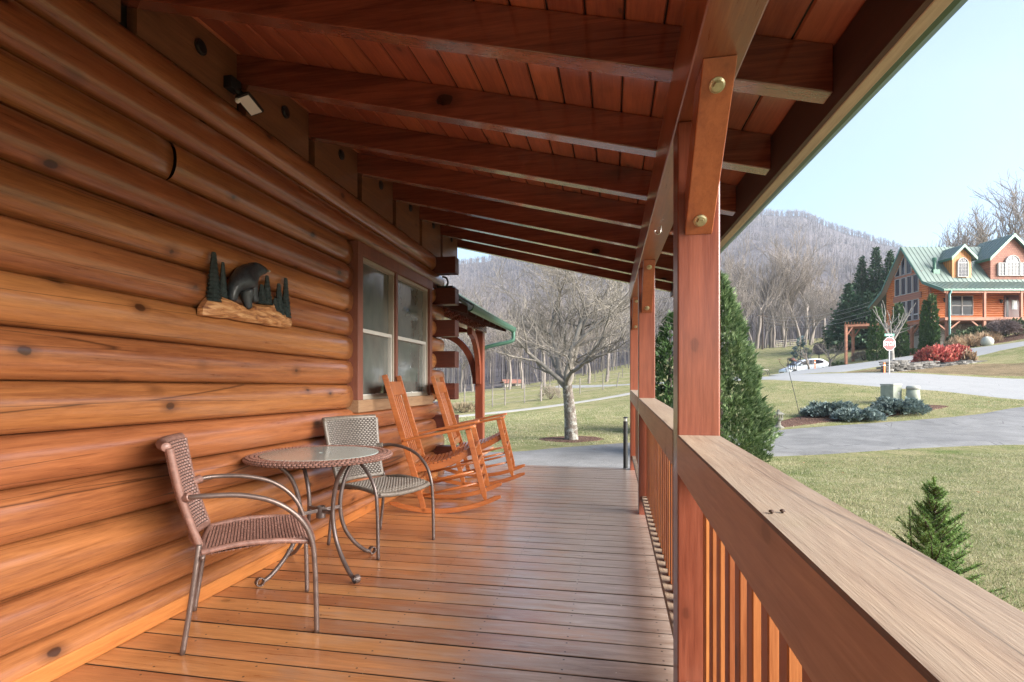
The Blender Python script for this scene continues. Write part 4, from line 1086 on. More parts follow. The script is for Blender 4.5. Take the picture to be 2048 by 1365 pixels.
def cone_foliage(seed, height, radius, n, size, profile, inner=.5, droop=0.0, upd=.9, lump=.18, ns=5, lf=2.2, **kw):
    r = np.random.default_rng(seed)
    z = height*r.random(n)**(1/1.0); t_ = z/height; R0 = np.array([profile(q) for q in t_])*radius
    # keep density even over the surface
    keep = r.random(n) < (R0/radius+.12)/1.12; z = z[keep]; R0 = R0[keep]; n = len(z); a = r.uniform(0, 2*math.pi, n)
    lumpv = np.array([mnoise.noise((math.cos(q)*lf*.8, math.sin(q)*lf*.8, zz*lf/ max(radius, .4)*.8+seed)) for q, zz in zip(a, z)])
    rr_ = R0*(1+lump*lumpv)*(1-inner*.5*r.random(n)**2.5)
    P = np.stack([rr_*np.cos(a), rr_*np.sin(a), z], 1)
    D = np.stack([np.cos(a), np.sin(a), np.full(n, upd)], 1)+r.normal(0, .25, (n, 3)); D[:, 2] -= droop; D /= np.linalg.norm(D, axis=1)[:, None]
    return spray_tris(P, D, size, r, ns, **kw)
def conifer(name, label, cat, loc, seed, h, rad, n, size, prof, mat, group=None, trunk_r=.06, lumps=None, **kw):
    o = thing(name, label, cat, loc, 0, group)
    tr_ = cone_foliage(seed, h, rad, n, size, prof, **kw)
    soup('crown', tr_, mat, o)
    b = MB(); b.tube([(0,0,-.1),(0,0,h*.5),(0,0,h*.93)], [trunk_r, trunk_r*.7, .01], 8); 
    b.build('trunk', M['bark_dark'], o, smooth=True)
    # dark inner body so no light leaks straight through
    return o
arb = lambda t: (min(1, (t+.06)/.16)**.5)*(1-t)**.62*(1+.0*t)
arb_cone = lambda t: min(1, (t+.12)/.2)**.6*(1-t)**.72
p = gnd(1438, 11.4)
o = conifer('arborvitae', 'tall bushy bright green arborvitae just behind the nearest porch post', 'conifer', p, 3, 3.85, 1.03, 24000, .115, arb_cone, M['arbor'], trunk_r=.09, inner=.5, upd=.9, lump=.5, lf=4, ns=5, width=.085, spread=.9)
p = gnd(1340, 16.5)
conifer('arborvitae', 'dark green arborvitae glimpsed between the two nearest porch posts', 'conifer', p, 4, 3.6, .95, 7000, .16, arb_cone, M['arbor_dark'], trunk_r=.08, inner=.5, lump=.5, lf=4, width=.10, spread=.9)
def tris_seg(tris, r, s0, s1, m):
    u = r.random(m)[:, None]; P = s0+(s1-s0)*u; ax = (s1-s0)/(np.linalg.norm(s1-s0)+1e-9)
    D = ax*.8+r.normal(0, .75, (m, 3)); D[:, 2] += .15; D /= np.linalg.norm(D, axis=1)[:, None]
    W_ = np.cross(D, r.normal(0, 1, (m, 3))); W_ /= np.linalg.norm(W_, axis=1)[:, None]+1e-9
    tris.append(np.stack([P-W_*.0016, P+W_*.0016, P+D*.022*r.uniform(.7, 1.2, (m, 1))], 1))
# dwarf spruce by the railing
def spruce(loc, h, rad, seed, label, name='dwarf_spruce'):
    o = thing(name, label, 'conifer', loc)
    r = np.random.default_rng(seed); tris = []; b = MB()
    b.tube([(0,0,-.05),(0,0,h*.5),(.004,0,h)], [.022,.012,.003], 6)
    k = 0; z = .04
    while z < h*.96:
        t_ = z/h; L = rad*(1-t_)**.85+.03
        for q in range(10 if t_ < .8 else 5):
            a = k*2.4+q*2*math.pi/9+r.normal(0, .2); k += 1
            LL = L*r.uniform(.5, 1.2); e0 = np.array([0, 0, z]); d = np.array([math.cos(a), math.sin(a), .35+.8*t_]); d /= np.linalg.norm(d)
            e1 = e0+d*LL; b.tube([tuple(e0), tuple(e0*.4+e1*.6+np.array([0,0,-.012])), tuple(e1)], [.005,.0035,.0015], 3, cap=False)
            # side twigs + needles
            segs = [(e0, e1)]
            for s_ in range(4):
                f = .35+.15*s_; c = e0+(e1-e0)*f
                for sg in (-1, 1):
                    a2 = a+sg*.8; d2 = np.array([math.cos(a2), math.sin(a2), .35]); segs.append((c, c+d2*LL*.3*(1.1-f)))
            for (s0, s1) in segs:
                ln = np.linalg.norm(s1-s0); m = int(ln/.0026)+4; u = r.random(m)[:, None]; P = s0+(s1-s0)*u
                ax = (s1-s0)/(ln+1e-9); D = ax*.8+r.normal(0, .75, (m, 3)); D[:, 2] += .15; D /= np.linalg.norm(D, axis=1)[:, None]
                W_ = np.cross(D, r.normal(0, 1, (m, 3))); W_ /= np.linalg.norm(W_, axis=1)[:, None]+1e-9
                Ln = .020*r.uniform(.7, 1.2, (m, 1)); tris.append(np.stack([P-W_*.0016, P+W_*.0016, P+D*Ln], 1))
        z += .030*(1-.3*t_)
    for (lx, ly, lz) in ((-.13, -.02, .86), (.10, .05, .74)):
        b.tube([(lx*.3, ly*.3, h*.4), (lx*.9, ly*.9, h*.62), (lx, ly, h*lz)], [.008,.006,.002], 4, cap=False)
        for q in range(5): tris_seg(tris, r, np.array([lx, ly, h*lz-.06-.05*q]), np.array([lx+.07*math.cos(q*2.1), ly+.07*math.sin(q*2.1), h*lz-.02-.05*q]), 60)
        tris_seg(tris, r, np.array([lx*.9, ly*.9, h*.6]), np.array([lx, ly, h*lz+.01]), 400)
    # leader needles
    m = 500; zz = h*(.8+.22*r.random(m)); P = np.stack([0*zz, 0*zz, zz], 1); D = r.normal(0, .6, (m, 3)); D[:, 2] = np.abs(D[:, 2])+.7; D /= np.linalg.norm(D, axis=1)[:, None]
    W_ = np.cross(D, r.normal(0, 1, (m, 3))); W_ /= np.linalg.norm(W_, axis=1)[:, None]+1e-9; tris.append(np.stack([P-W_*.0018, P+W_*.0018, P+D*.026], 1))
    soup('crown', np.concatenate(tris), M['spruce'], o); b.build('trunk', M['bark_dark'], o, smooth=True)
p = at(1868, 0, 2.95)
spruce((p.x, p.y, H(p.x, p.y)), 1.05, .40, 5, 'young bright green spruce in the grass right beside the railing')

# low blue junipers in the mulch bed
def juniper(label, px, d, rx, ry, h, seed):
    p = gnd(px, d); o = thing('juniper', label, 'shrub', p, YAW, 'spreading blue junipers in the mulch bed'); r = np.random.default_rng(seed); tris = []; b = MB()
    for k in range(150):
        a = r.uniform(0, 2*math.pi); L = r.uniform(.35, 1.0)**.6; ex, ey = math.cos(a)*rx*L, math.sin(a)*ry*L; ez = h*(1-L**1.8)*r.uniform(.75, 1.1)+h*.35*r.random()
        pts = [(ex*f, ey*f, ez*math.sin(f*math.pi*.62)/.93) for f in (.15, .5, .8, 1.0)]
        if k % 4 == 0: b.tube(pts, [.012,.008,.005,.003], 4, cap=False)
        m = 44; f = r.uniform(.45, 1.03, m); P = np.stack([ex*f, ey*f, ez*np.sin(np.minimum(f, 1)*math.pi*.62)/.93], 1)+r.normal(0, .035, (m, 3)); P[:, 2] = np.maximum(P[:, 2], .03)
        D = np.tile([math.cos(a), math.sin(a), .55], (m, 1))+r.normal(0, .35, (m, 3)); D /= np.linalg.norm(D, axis=1)[:, None]
        tris.append(spray_tris(P, D, .095, r, 5, .9, .11))
    soup('foliage', np.concatenate(tris), M['juniper'], o); b.build('stem', M['bark_dark'], o)
juniper('blue grey juniper at the left of the mulch bed, beside the leaning garden hook', 1662, 18.6, .95, .7, .46, 1)
juniper('blue grey juniper lowest in front, between the two others, nearest the driveway', 1716, 17.4, .80, .5, .34, 2)
juniper('blue grey juniper right in front of the two utility boxes', 1796, 18.4, .95, .7, .48, 3)
# ------------------------------------------------------------------ utility boxes
M['util_green'] = plain('weathered_green_grey', (.26,.28,.22), .7, 0, 0, .2, 4)
M['util_lid'] = plain('utility_lid', (.36,.36,.31), .6, 0, 0, .15, 4)
p = gnd(1782, 20.6); u = thing('utility_cabinet', 'square grey green utility cabinet behind the junipers, left of the rounded pedestal', 'utility box', p, YAW+.2)
b = MB(); n8 = [(-.19,-.28),(.19,-.28),(.23,-.22),(.23,.25),(-.23,.25),(-.23,-.22)]; b.prism([(x, y, -.1) for x, y in n8], (0,0,0), (0,0,.80)); b.build('body', M['util_green'], u, bevel=.012)
b = MB(); b.prism([(x*1.04, y*1.04, .705) for x, y in n8], (0,0,0), (0,0,.05)); b.build('lid', M['util_lid'], u, bevel=.01)
b = MB(); b.prism([(x*1.03, y*1.03, .05) for x, y in n8], (0,0,0), (0,0,.05)); b.build('base_band', M['util_lid'], u, bevel=.005)
b = MB(); b.box(.02,.08,-.295,-.278,.35,.45); b.build('latch', M['steel'], u)
p = gnd(1826, 20.2); u = thing('utility_pedestal', 'round topped pale green utility pedestal behind the junipers, right of the square cabinet', 'utility box', p, YAW)
b = MB(); b.lathe([(.24,-.1),(.24,.05),(.225,.3),(.205,.58)], 24); b.build('body', M['util_green'], u, smooth=True)
b = MB(); b.lathe([(.222,.575),(.222,.64),(.212,.68),(.17,.705),(.05,.715)], 24); b.build('cap', M['util_lid'], u, smooth=True)
# ------------------------------------------------------------------ stone pagoda lantern
M['stone'] = plain('carved_stone', (.15,.145,.12), .9, 0, 0, .35, 14, .5)
p = gnd(1557, 16.5); u = thing('garden_lantern', 'small stone pagoda lantern at the left end of the mulch bed', 'garden ornament', p, .2)
b = MB(); b.lathe([(.16,-.03),(.16,.03),(.13,.05),(.10,.07),(.075,.09),(.06,.16),(.075,.22),(.11,.25),(.13,.27),(.13,.30)], 12); b.build('pedestal', M['stone'], u)
b = MB()
for sx in (-1, 1):
    for sy in (-1, 1): b.box(sx*.075-.018, sx*.075+.018, sy*.075-.018, sy*.075+.018, .301, .42)
b.build('fire_box', M['stone'], u)
b = MB(); b.lathe([(.19,.425),(.18,.44),(.11,.48),(.05,.505),(.035,.51),(.05,.53),(.04,.555),(.01,.57)], 6); b.build('roof', M['stone'], u)
# ------------------------------------------------------------------ leaning hook with a hanging lantern
p = gnd(1603, 18.0); u = thing('garden_hook', 'thin leaning black garden hook standing in the mulch beside the junipers', 'plant hook', p, YAW)
b = MB(); b.tube(smooth_path([(0,0,-.1),(-.2,0,.75),(-.40,0,1.55),(-.44,0,1.85),(-.40,0,2.0),(-.31,0,2.03),(-.27,0,1.95)], 6), .009, 6); b.build('rod', M['black'], u, smooth=True)
hp = Matrix.Rotation(YAW, 3, 'Z')@Vector((-.27, 0, 1.93))+p
u = thing('hanging_lantern', 'little square black lantern hanging from the leaning garden hook', 'lantern', hp-Vector((0,0,.25)), YAW)
b = MB()
for sx in (-1, 1):
    for sy in (-1, 1): b.box(sx*.065-.008, sx*.065+.008, sy*.065-.008, sy*.065+.008, .02, .17)
b.box(-.08,.08,-.08,.08,0,.02); b.build('frame', M['black'], u)
b = MB(); b.lathe([(.12,.17),(.07,.21),(.02,.225)], 4); b.tube([(0,0,.22),(0,0,.255)], .006, 6); b.build('cap', M['black'], u)
b = MB(); b.lathe([(.02,.021),(.02,.09),(.003,.1)], 10); b.build('candle', M['white_vinyl'], u)

# ------------------------------------------------------------------ stop sign
def text_mesh(txt, size, mat, parent, loc, rot=(R_(90),0,0), name='lettering', ext=.003, font_scale=(1,1,1)):
    cu = bpy.data.curves.new(name, 'FONT'); cu.body = txt; cu.size = size; cu.align_x = 'CENTER'; cu.align_y = 'CENTER'; cu.extrude = ext; cu.offset = size*.016
    o0 = bpy.data.objects.new('tmp', cu); col.objects.link(o0); dg = bpy.context.evaluated_depsgraph_get(); dg.update()
    me = bpy.data.meshes.new_from_object(o0.evaluated_get(dg)); bpy.data.objects.remove(o0); me.name = name; me.materials.clear(); me.materials.append(mat)
    o = bpy.data.objects.new(name, me); col.objects.link(o); o.parent = parent; o.location = loc; o.rotation_euler = rot; o.scale = font_scale; return o
M['sign_red'] = plain('sign_red', (.50,.008,.014), .4, 0, .2, .05); M['sign_white'] = plain('sign_white', (.80,.80,.80), .4, 0, .1, .03)
M['sign_green'] = plain('sign_green', (.02,.20,.14), .4, 0, .1, .05); M['post_steel'] = plain('galvanised', (.30,.30,.30), .5, .6, 0, .15, 20)
p = gnd(1779, 31); u = thing('stop_sign', 'red octagonal STOP sign with a green street sign on top', 'road sign', p, YAW+.08)
b = MB(); b.box(-.03,.03,.0,.025,-.3,2.15); b.build('post', M['post_steel'], u, bevel=.004)
zc0 = 1.72; R0_ = .40
def octo(R): return [(R*math.sin(math.pi/8+k*math.pi/4), 0, zc0+R*math.cos(math.pi/8+k*math.pi/4)) for k in range(8)]
b = MB(); b.prism(octo(R0_), (0,-.004,0), (0,-.001,0)); sp_ = b.build('sign_plate', M['sign_white'], u)
b = MB(); b.prism(octo(R0_-.02), (0,-.0065,0), (0,-.0043,0)); b.build('red_face', M['sign_red'], sp_)
text_mesh('STOP', .30, M['sign_white'], sp_, (0,-.009,zc0), font_scale=(.93,1.08,1), ext=.0015)
b = MB(); b.box(-.30,.30,-.004,.0,2.16,2.31); sg = b.build('street_sign', M['sign_green'], u)
text_mesh('BERNY', .12, M['sign_white'], sg, (0,-.006,2.235), ext=.001)
# orange markers
M['orange'] = plain('marker_orange', (.85,.17,.02), .5, 0, 0, .08)
for px, d, h, lb in ((1769, 31.5, .62, 'orange plastic marker stake just left of the stop sign post'), (1630, 47, .95, 'orange marker stake standing beside the white car')):
    p = gnd(px, d); u = thing('marker_stake', lb, 'marker stake', p, .3, 'orange utility marker stakes')
    b = MB(); b.box(-.05,.05,-.012,.012,-.1,h); b.build('blade', M['orange'], u, bevel=.008); b = MB(); b.box(-.052,.052,-.014,.014,h*.72,h*.8); b.build('band', M['sign_white'], u)
# ------------------------------------------------------------------ dry stone wall
u = thing('stone_wall', 'low stacked wall of flat grey stones under the red shrubs on the island', 'stone wall', gnd(1850, 33), 0)
b = MB(); r3 = random.Random(9); nst = 46
t_st = NT('slate'); v = t_st.coord('World'); n_ = t_st.noise(v, 5, 5, .6); g_ = t_st.N('NewGeometry')
t_st.out(t_st.ramp(t_st.math('ADD', t_st.math('MULTIPLY', g_.outputs['Random Per Island'], .6), t_st.math('MULTIPLY', n_, .5)), [(.2, (.07,.065,.06)), (.6, (.13,.12,.11)), (.9, (.24,.225,.21))]), .9)
for i in range(nst):
    f = i/(nst-1); px = 1772+f*190; d = 32+2.2*f
    for lay in range(6 if f < .18 else (4 if f < .5 else (2 if f < .85 else 1))):
        q = at(px+r3.uniform(-4, 4), 0, d+r3.uniform(-.15, .15)); zb = H(q.x, q.y)+lay*.115-.02
        L = r3.uniform(.45, 1.0); D_ = r3.uniform(.25, .45); hh = r3.uniform(.07, .12); a = YAW+r3.uniform(-.3, .3); rm_ = Matrix.Rotation(a, 3, 'Z'); P = []
        for z in (0, hh):
            for k in range(8):
                an = 2*math.pi*k/8; rr__ = r3.uniform(.8, 1.05); P.append(rm_@Vector((L/2*math.cos(an)*rr__, D_/2*math.sin(an)*rr__, z+r3.uniform(-.012, .012)))+Vector((q.x, q.y, zb))-u.location)
        b.add(P, [tuple(reversed(range(8))), tuple(range(8, 16))]+[(k, (k+1)%8, 8+(k+1)%8, 8+k) for k in range(8)])
b.build('stonework', t_st.m, u)
# ------------------------------------------------------------------ shrubs made of leaf clumps
def blob_shrub(name, label, px, d, rx, ry, h, seed, mat, n=900, size=.12, group=None, cat='shrub', upd=.5, stem=True, lift=0, width=.2, loc=None):
    p = gnd(px, d) if loc is None else loc; o = thing(name, label, cat, p, YAW, group); r = np.random.default_rng(seed)
    a = r.uniform(0, 2*math.pi, n); cz = r.random(n)**.7; s_ = np.sqrt(1-cz**2)
    k = 1+.22*np.array([mnoise.noise((math.cos(q)*2, math.sin(q)*2, c*2+seed)) for q, c in zip(a, cz)]); k = k*(1-.3*r.random(n)**2)
    P = np.stack([rx*s_*np.cos(a)*k, ry*s_*np.sin(a)*k, lift+h*cz*k], 1); P[:, 2] = np.maximum(P[:, 2], .02)
    D = np.stack([s_*np.cos(a), s_*np.sin(a), cz+upd], 1)+r.normal(0, .35, (n, 3)); D /= np.linalg.norm(D, axis=1)[:, None]
    soup('foliage', spray_tris(P, D, size, r, 5, 1.2, width), mat, o)
    b = MB()
    for q in range(7):
        a_ = q*.9; b.tube([(0,0,-.05),(rx*.3*math.cos(a_), ry*.3*math.sin(a_), lift+h*.4),(rx*.7*math.cos(a_), ry*.7*math.sin(a_), lift+h*.62)], [.03,.02,.008], 5)
    b.build('stem', M['bark_dark'], o); return o
blob_shrub('red_shrub', 'bright red leaved shrub nearest the stone wall, left of its twin', 1872, 35.0, 1.15, .8, .98, 1, M['redshrub'], 1500, .20, 'red leaved shrubs on the island', upd=.9)
blob_shrub('red_shrub', 'bright red leaved shrub right of its twin, above the stone wall', 1908, 35.3, 1.0, .8, .98, 2, M['redshrub'], 1300, .20, 'red leaved shrubs on the island', upd=.9)
blob_shrub('dry_plant', 'small clump of dry pale stems right of the red shrubs', 1934, 34.6, .35, .35, .45, 3, M['drygrass'], 160, .3, upd=1.5)
blob_shrub('hedge_shrub', 'rounded dark green hedge shrub in front of the house deck, left one', 1925, 43.8, 1.2, .9, 1.25, 4, M['hedge'], 1300, .16, 'dark green hedge shrubs in front of the house')
blob_shrub('hedge_shrub', 'rounded dark green hedge shrub in front of the house deck, right of the first', 1957, 43.9, 1.05, .9, 1.35, 5, M['hedge'], 1200, .16, 'dark green hedge shrubs in front of the house')
blob_shrub('hedge_shrub', 'dark green hedge shrub below the front door, at the right edge of the photo', 2034, 45.4, 1.4, .9, 1.35, 6, M['hedge'], 1300, .16, 'dark green hedge shrubs in front of the house')
for i, (px, d, lb) in enumerate(((1912, 42.3, 'pale dry grass clump at the left end of the house bed'),(1938, 42.5, 'pale dry grass clump in front of the hedge, left of the boulder'),(1962, 42.6, 'pale dry grass clump right above the boulder'),(1984, 43.2, 'pale dry grass clump nearest the drooping shrub'))):
    blob_shrub('dry_grass_clump', lb, px, d, .7, .5, .75, 10+i, M['drygrass'], 420, .32, 'dry grass clumps in the house bed', 'grass clump', upd=2.0, width=.05)
blob_shrub('drooping_shrub', 'leafless purple brown drooping shrub on a short stem below the front door', 2003, 43.4, 1.15, .95, .85, 20, leafmat('drooping_twigs', [(.2, (.09,.06,.055)), (.8, (.24,.18,.165))], .9, 0), 2200, .34, upd=-.9, lift=.75, width=.02)
blob_shrub('clipped_shrub', 'small dark clipped bush beside the pruned tree by the pergola', 1676, 49, .75, .6, .75, 21, M['hedge'], 500, .13)
blob_shrub('clipped_shrub', 'low dark bush at the foot of the house between the arborvitaes', 1830, 47, .7, .5, .5, 22, M['hedge'], 400, .13)
blob_shrub('brush', 'low grey brush under the pergola', 1728, 53.5, 1.2, .6, .75, 23, leafmat('brush_twigs', [(.2, (.10,.085,.07)), (.8, (.25,.21,.17))], .9, 0), 500, .3, upd=.8, width=.03)
# boulder
b = MB(); b.grid(lambda u, v: ((.55+.10*mnoise.noise((math.cos(2*math.pi*u)*2, math.sin(2*math.pi*u)*2, v*3)))*math.cos(2*math.pi*u)*math.sin(math.pi*v)*1.0, .4*math.sin(2*math.pi*u)*math.sin(math.pi*v), .22-.33*math.cos(math.pi*v)+.04*mnoise.noise((u*9, v*7, 1))), 24, 12)
o = b.build('boulder', M['util_lid'], smooth=True); p = gnd(1975, 41.6); o.location = p; o.scale = (.78,.8,1.25); tag(o, 'pale rounded boulder at the edge of the house driveway', 'boulder')

# arborvitaes at the house
ac = lambda t: min(1, (t+.1)/.16)**.5*(1-t)**.45
for i, (px, d, h, r_, lb) in enumerate(((1753,45.6,4.5,.66,'slim arborvitae standing left of the stop sign, farthest left by the house'),(1797,47.2,4.7,.72,'slim arborvitae behind the stop sign, in front of the gable windows'),(1852,44.6,4.3,.42,'left arborvitae of the tight pair at the house corner'),(1864.5,44.4,4.75,.46,'taller right arborvitae of the tight pair at the house corner'))):
    conifer('arborvitae', lb, 'conifer', gnd(px, d), 30+i, h, r_, 3000, .2, ac, M['arbor_dark'], 'slim arborvitaes at the log house', inner=.3, lump=.15, upd=1.3, width=.12)
# dark evergreens
def evergreen(px, d, h, rad, seed, lb):
    loc = gnd(px, d); o = thing('evergreen', lb, 'conifer', loc, 0, 'tall dark evergreens left of the house'); r = np.random.default_rng(seed); tris = []
    nl = 34
    for l in range(nl):
        t_ = l/nl; z = h*(.06+.92*t_); L = rad*1.25*(1-t_)**1.05*(.75+.45*r.random())+.10
        for q in range(11):
            a = q*2*math.pi/11+l*1.3+r.normal(0, .15); LL = L*r.uniform(.7, 1.12); m = int(10+26*LL/rad); f = r.uniform(.1, 1, m)
            P = np.stack([math.cos(a)*LL*f, math.sin(a)*LL*f, z-.16*LL*f+.25*LL*f**2], 1)+r.normal(0, .10, (m, 3))
            D = np.tile([math.cos(a), math.sin(a), .15], (m, 1))+r.normal(0, .35, (m, 3)); D /= np.linalg.norm(D, axis=1)[:, None]
            tris.append(spray_tris(P, D, .42-.22*t_, r, 3, .9, .16))
    soup('crown', np.concatenate(tris), M['evergreen'], o)
    b = MB(); b.tube([(0,0,-.3),(0,0,h*.97)], [.22,.02], 8); b.build('trunk', M['bark_dark'], o)
evergreen(1697, 72, 9.2, 2.9, 1, 'shortest dark evergreen, left end of the row beside the house')
evergreen(1724, 74, 12.9, 2.9, 2, 'second dark evergreen from the left, behind the pergola')
evergreen(1752, 73, 13.9, 3.1, 3, 'tallest dark evergreen in the middle of the row')
evergreen(1780, 72, 13.0, 2.6, 4, 'dark evergreen nearest the house gable')
evergreen(1737, 70, 7.5, 3.0, 5, 'low dark evergreen filling the gap in front of the tall ones')
# blue spruce by the white car
conifer('blue_spruce', 'small open blue grey spruce beyond the white car', 'conifer', gnd(1601, 55), 50, 3.6, 1.35, 1500, .30, lambda t: (1-t)**.9*(.75+.25*math.sin(t*40)), M['bluespruce'], inner=.7, upd=.2, lump=.4, width=.12)
M['bark_mid'] = plain('bark_mid', (.25,.225,.20), .9, 0, 0, .35, 3)
# pruned trees
T, B_ = bare_tree(61, 3, .13, 1.1, levels=3, kids=(5,4,3,3), wig=.16, up=.3, first_len=1.2, len_f=.62, ang0=.85, minr=.012, sides=(8,6,4,3))
tree_thing('pruned_tree', 'small dark pruned tree right beside the rear of the white car', 'tree', gnd(1660, 48.5), 1.0, T, B_, M['bark_far'], M['bark_far'], 'small pruned trees by the road', scale=1.05)
T, B_ = bare_tree(63, 3, .11, .8, levels=3, kids=(5,4,3,3), wig=.16, up=.4, first_len=1.1, len_f=.62, ang0=.7, minr=.012, sides=(8,6,4,3))
tree_thing('pruned_tree', 'small bare tree standing just in front of the white car', 'tree', gnd(1618, 46.6), 2.0, T, B_, M['bark_far'], M['bark_far'], 'small pruned trees by the road')
T, B_ = bare_tree(67, 4, .2, 1.9, levels=2, kids=(7,3,3), wig=.10, up=.5, first_len=1.9, len_f=.5, ang0=.75, minr=.035, sides=(8,7,5))
tree_thing('pruned_tree', 'pale hard pruned tree with stubby limbs directly behind the stop sign', 'tree', gnd(1783, 41.5), .4, T, B_, M['bark_mid'], M['bark_mid'], 'small pruned trees by the road', scale=1.0)
# ------------------------------------------------------------------ log house across the road
HZB = 3.5
O_ = Vector((RGT[0]*38.7+FWD[0]*50, RGT[1]*38.7+FWD[1]*50, HZB))
hs_ = thing('log_house', 'orange log house with green metal roof and two dormers standing across the road', 'house', O_, YAW)
def hp_(b, name, mat, parent=None, **kw):
    b.v = [(x, y, z-HZB) for x, y, z in b.v]; return b.build(name, mat, parent or hs_, **kw)
t = NT('house_log'); v = t.coord('World'); n = t.noise(t.mapping(v, (1, 1, 6)), 1.2, 5, .6)
t.out(t.ramp(n, [(.3, (.46,.11,.03)), (.7, (.68,.23,.065))]), .5, 0, .1); M['hlog'] = t.m
M['hwood'] = plain('house_timber', (.34,.13,.07), .6, 0, 0, .2, 2); M['hwin'] = plain('house_window_white', (.50,.48,.47), .5, 0, 0, .04)
t = NT('house_glass'); t.out((.03,.026,.036), .12, 0, 0, .35); M['hglass'] = t.m
t = NT('shingle_siding'); v = t.coord('Object'); br = t.N('TexBrick'); t.L(t.mapping(v, (1, 1, 1), rot=(R_(90),0,0)), br.inputs['Vector'])
br.inputs['Scale'].default_value = 1; br.inputs['Brick Width'].default_value = .22; br.inputs['Row Height'].default_value = .17; br.inputs['Mortar Size'].default_value = .012
br.inputs['Color1'].default_value = (.36,.15,.095,1); br.inputs['Color2'].default_value = (.27,.10,.065,1); br.inputs['Mortar'].default_value = (.10,.04,.03,1)
t.out(br.outputs[0], .7); M['shingle'] = t.m
t = NT('board_siding'); v = t.coord('Object'); s = t.sep(v); wv = t.math('FRACT', t.math('MULTIPLY', t.math('ADD', s[0], s[1]), 4.2))
t.out(t.mix(t.ramp(wv, [(.0, 1.0), (.12, 1.0), (.16, 0.0)]), t.ramp(t.noise(v, 1.5, 4), [(.3, (.52,.19,.045)), (.7, (.66,.27,.075))]), (.24,.08,.025)), .55); M['boards'] = t.m
t = NT('field_stone'); v = t.coord('World'); c_ = t.vor(v, 2.2, 'F1', 'Color'); ed = t.vor(v, 2.2, 'DISTANCE_TO_EDGE')
t.out(t.mix(t.ramp(ed, [(.02, 1.0), (.06, 0.0)]), t.ramp(c_, [(.2, (.20,.17,.145)), (.8, (.42,.37,.31))]), (.12,.105,.09)), .9); M['fstone'] = t.m
def siding(b, fx, L0, L1, z0, z1, pitch=.21, clip=None, out=(0,-1)):
    """scalloped log siding; fx(s, proud)->(x,y); clip(z)->(s0,s1)"""
    z = z0
    while z < z1-.02:
        zt = min(z+pitch, z1); a, c = clip((z+zt)/2) if clip else (L0, L1)
        if c-a > .05:
            m = 5; vs = []
            for k in range(m+1):
                q = k/m; pr_ = .085*math.sin(math.pi*q)**.7
                for s in (a, c): x, y = fx(s, pr_); vs.append((x, y, z+(zt-z)*q))
            b.add(vs, [(2*k, 2*k+1, 2*k+3, 2*k+2) for k in range(m)])
        z = zt
RIDGE, BRK, EAVE = (2.8, 14.3), (0.0, 10.4), (-2.4, 9.30)
def vr(z): return 0 if z < 10.4 else (z-10.4)/3.9*2.8
b = MB(); siding(b, lambda s, p: (s, -p), 0, 14, 6.9, 10.3); siding(b, lambda s, p: (-p, s), 0, 5.6, 6.9, 14.1, clip=lambda z: (vr(z), 5.6-vr(z)))
hp_(b, 'log_siding', M['hlog'], smooth=False, fix=False)
b = MB(); b.box(.02, 14, .02, 5.58, 6.7, 10.35); b.prism([(.02,.02,10.35),(.02,5.58,10.35),(.02,2.8,14.2)], (0,0,0), (13.9,0,0)); hp_(b, 'house_core', M['hlog'])
b = MB(); b.box(.0,.16,-.10,.05,6.9,10.1); hp_(b, 'corner_board', M['hwood'])
# roof
def roofslab(b, p, q, u0, u1, th=.12, seam=.42, sh=.045):
    (v0, z0), (v1, z1) = p, q; b.hexa([(u0,v0,z0),(u1,v0,z0),(u1,v1,z1),(u0,v1,z1),(u0,v0,z0+th),(u1,v0,z0+th),(u1,v1,z1+th),(u0,v1,z1+th)])
    u = u0+.02
    while u < u1:
        b.hexa([(u,v0,z0+th),(u+.04,v0,z0+th),(u+.04,v1,z1+th),(u,v1,z1+th),(u,v0,z0+th+sh),(u+.04,v0,z0+th+sh),(u+.04,v1,z1+th+sh),(u,v1,z1+th+sh)]); u += seam
b = MB(); roofslab(b, BRK, RIDGE, -.6, 14); roofslab(b, EAVE, (0.0, 10.36), -.6, 14); roofslab(b, (5.6,10.4), RIDGE, -.6, 14); roofslab(b, (7.6,9.05), (5.6,10.36), -.6, 14)
rf = hp_(b, 'roof', M['green_roof'], fix=True)
b = MB()   # rake boards in dark green and tan soffit
for p, q in ((BRK, RIDGE), (EAVE, BRK), ((5.6,10.4), RIDGE), ((7.6,9.05), (5.6,10.4))):
    b.hexa([(-.64,p[0],p[1]-.13),(-.605,p[0],p[1]-.13),(-.605,q[0],q[1]-.13),(-.64,q[0],q[1]-.13),(-.64,p[0],p[1]+.16),(-.605,p[0],p[1]+.16),(-.605,q[0],q[1]+.16),(-.64,q[0],q[1]+.16)])
hp_(b, 'rake_board', M['green_metal'], rf)
b = MB()
for p, q in ((BRK, RIDGE), ((5.6,10.4), RIDGE), ((7.6,9.05), (5.6,10.4)), (EAVE, BRK)):
    b.hexa([(-.60,p[0],p[1]-.05),(-.02,p[0],p[1]-.05),(-.02,q[0],q[1]-.05),(-.60,q[0],q[1]-.05),(-.60,p[0],p[1]-.01),(-.02,p[0],p[1]-.01),(-.02,q[0],q[1]-.01),(-.60,q[0],q[1]-.01)])
hp_(b, 'soffit', M['vinyl'], rf)
b = MB(); b.box(-.62, 14, -2.52, -2.405, 9.24, 9.40); hp_(b, 'gutter', M['green_metal'], rf)
b = MB(); b.tube([(1.2,.9,11.7),(1.2,.9,12.65)], .13, 12); b.tube([(1.2,.9,12.65),(1.2,.9,12.9)], .19, 12); b.box(.9,1.5,.6,1.2,11.3,11.75); hp_(b, 'vent_pipe', M['green_metal'], rf)
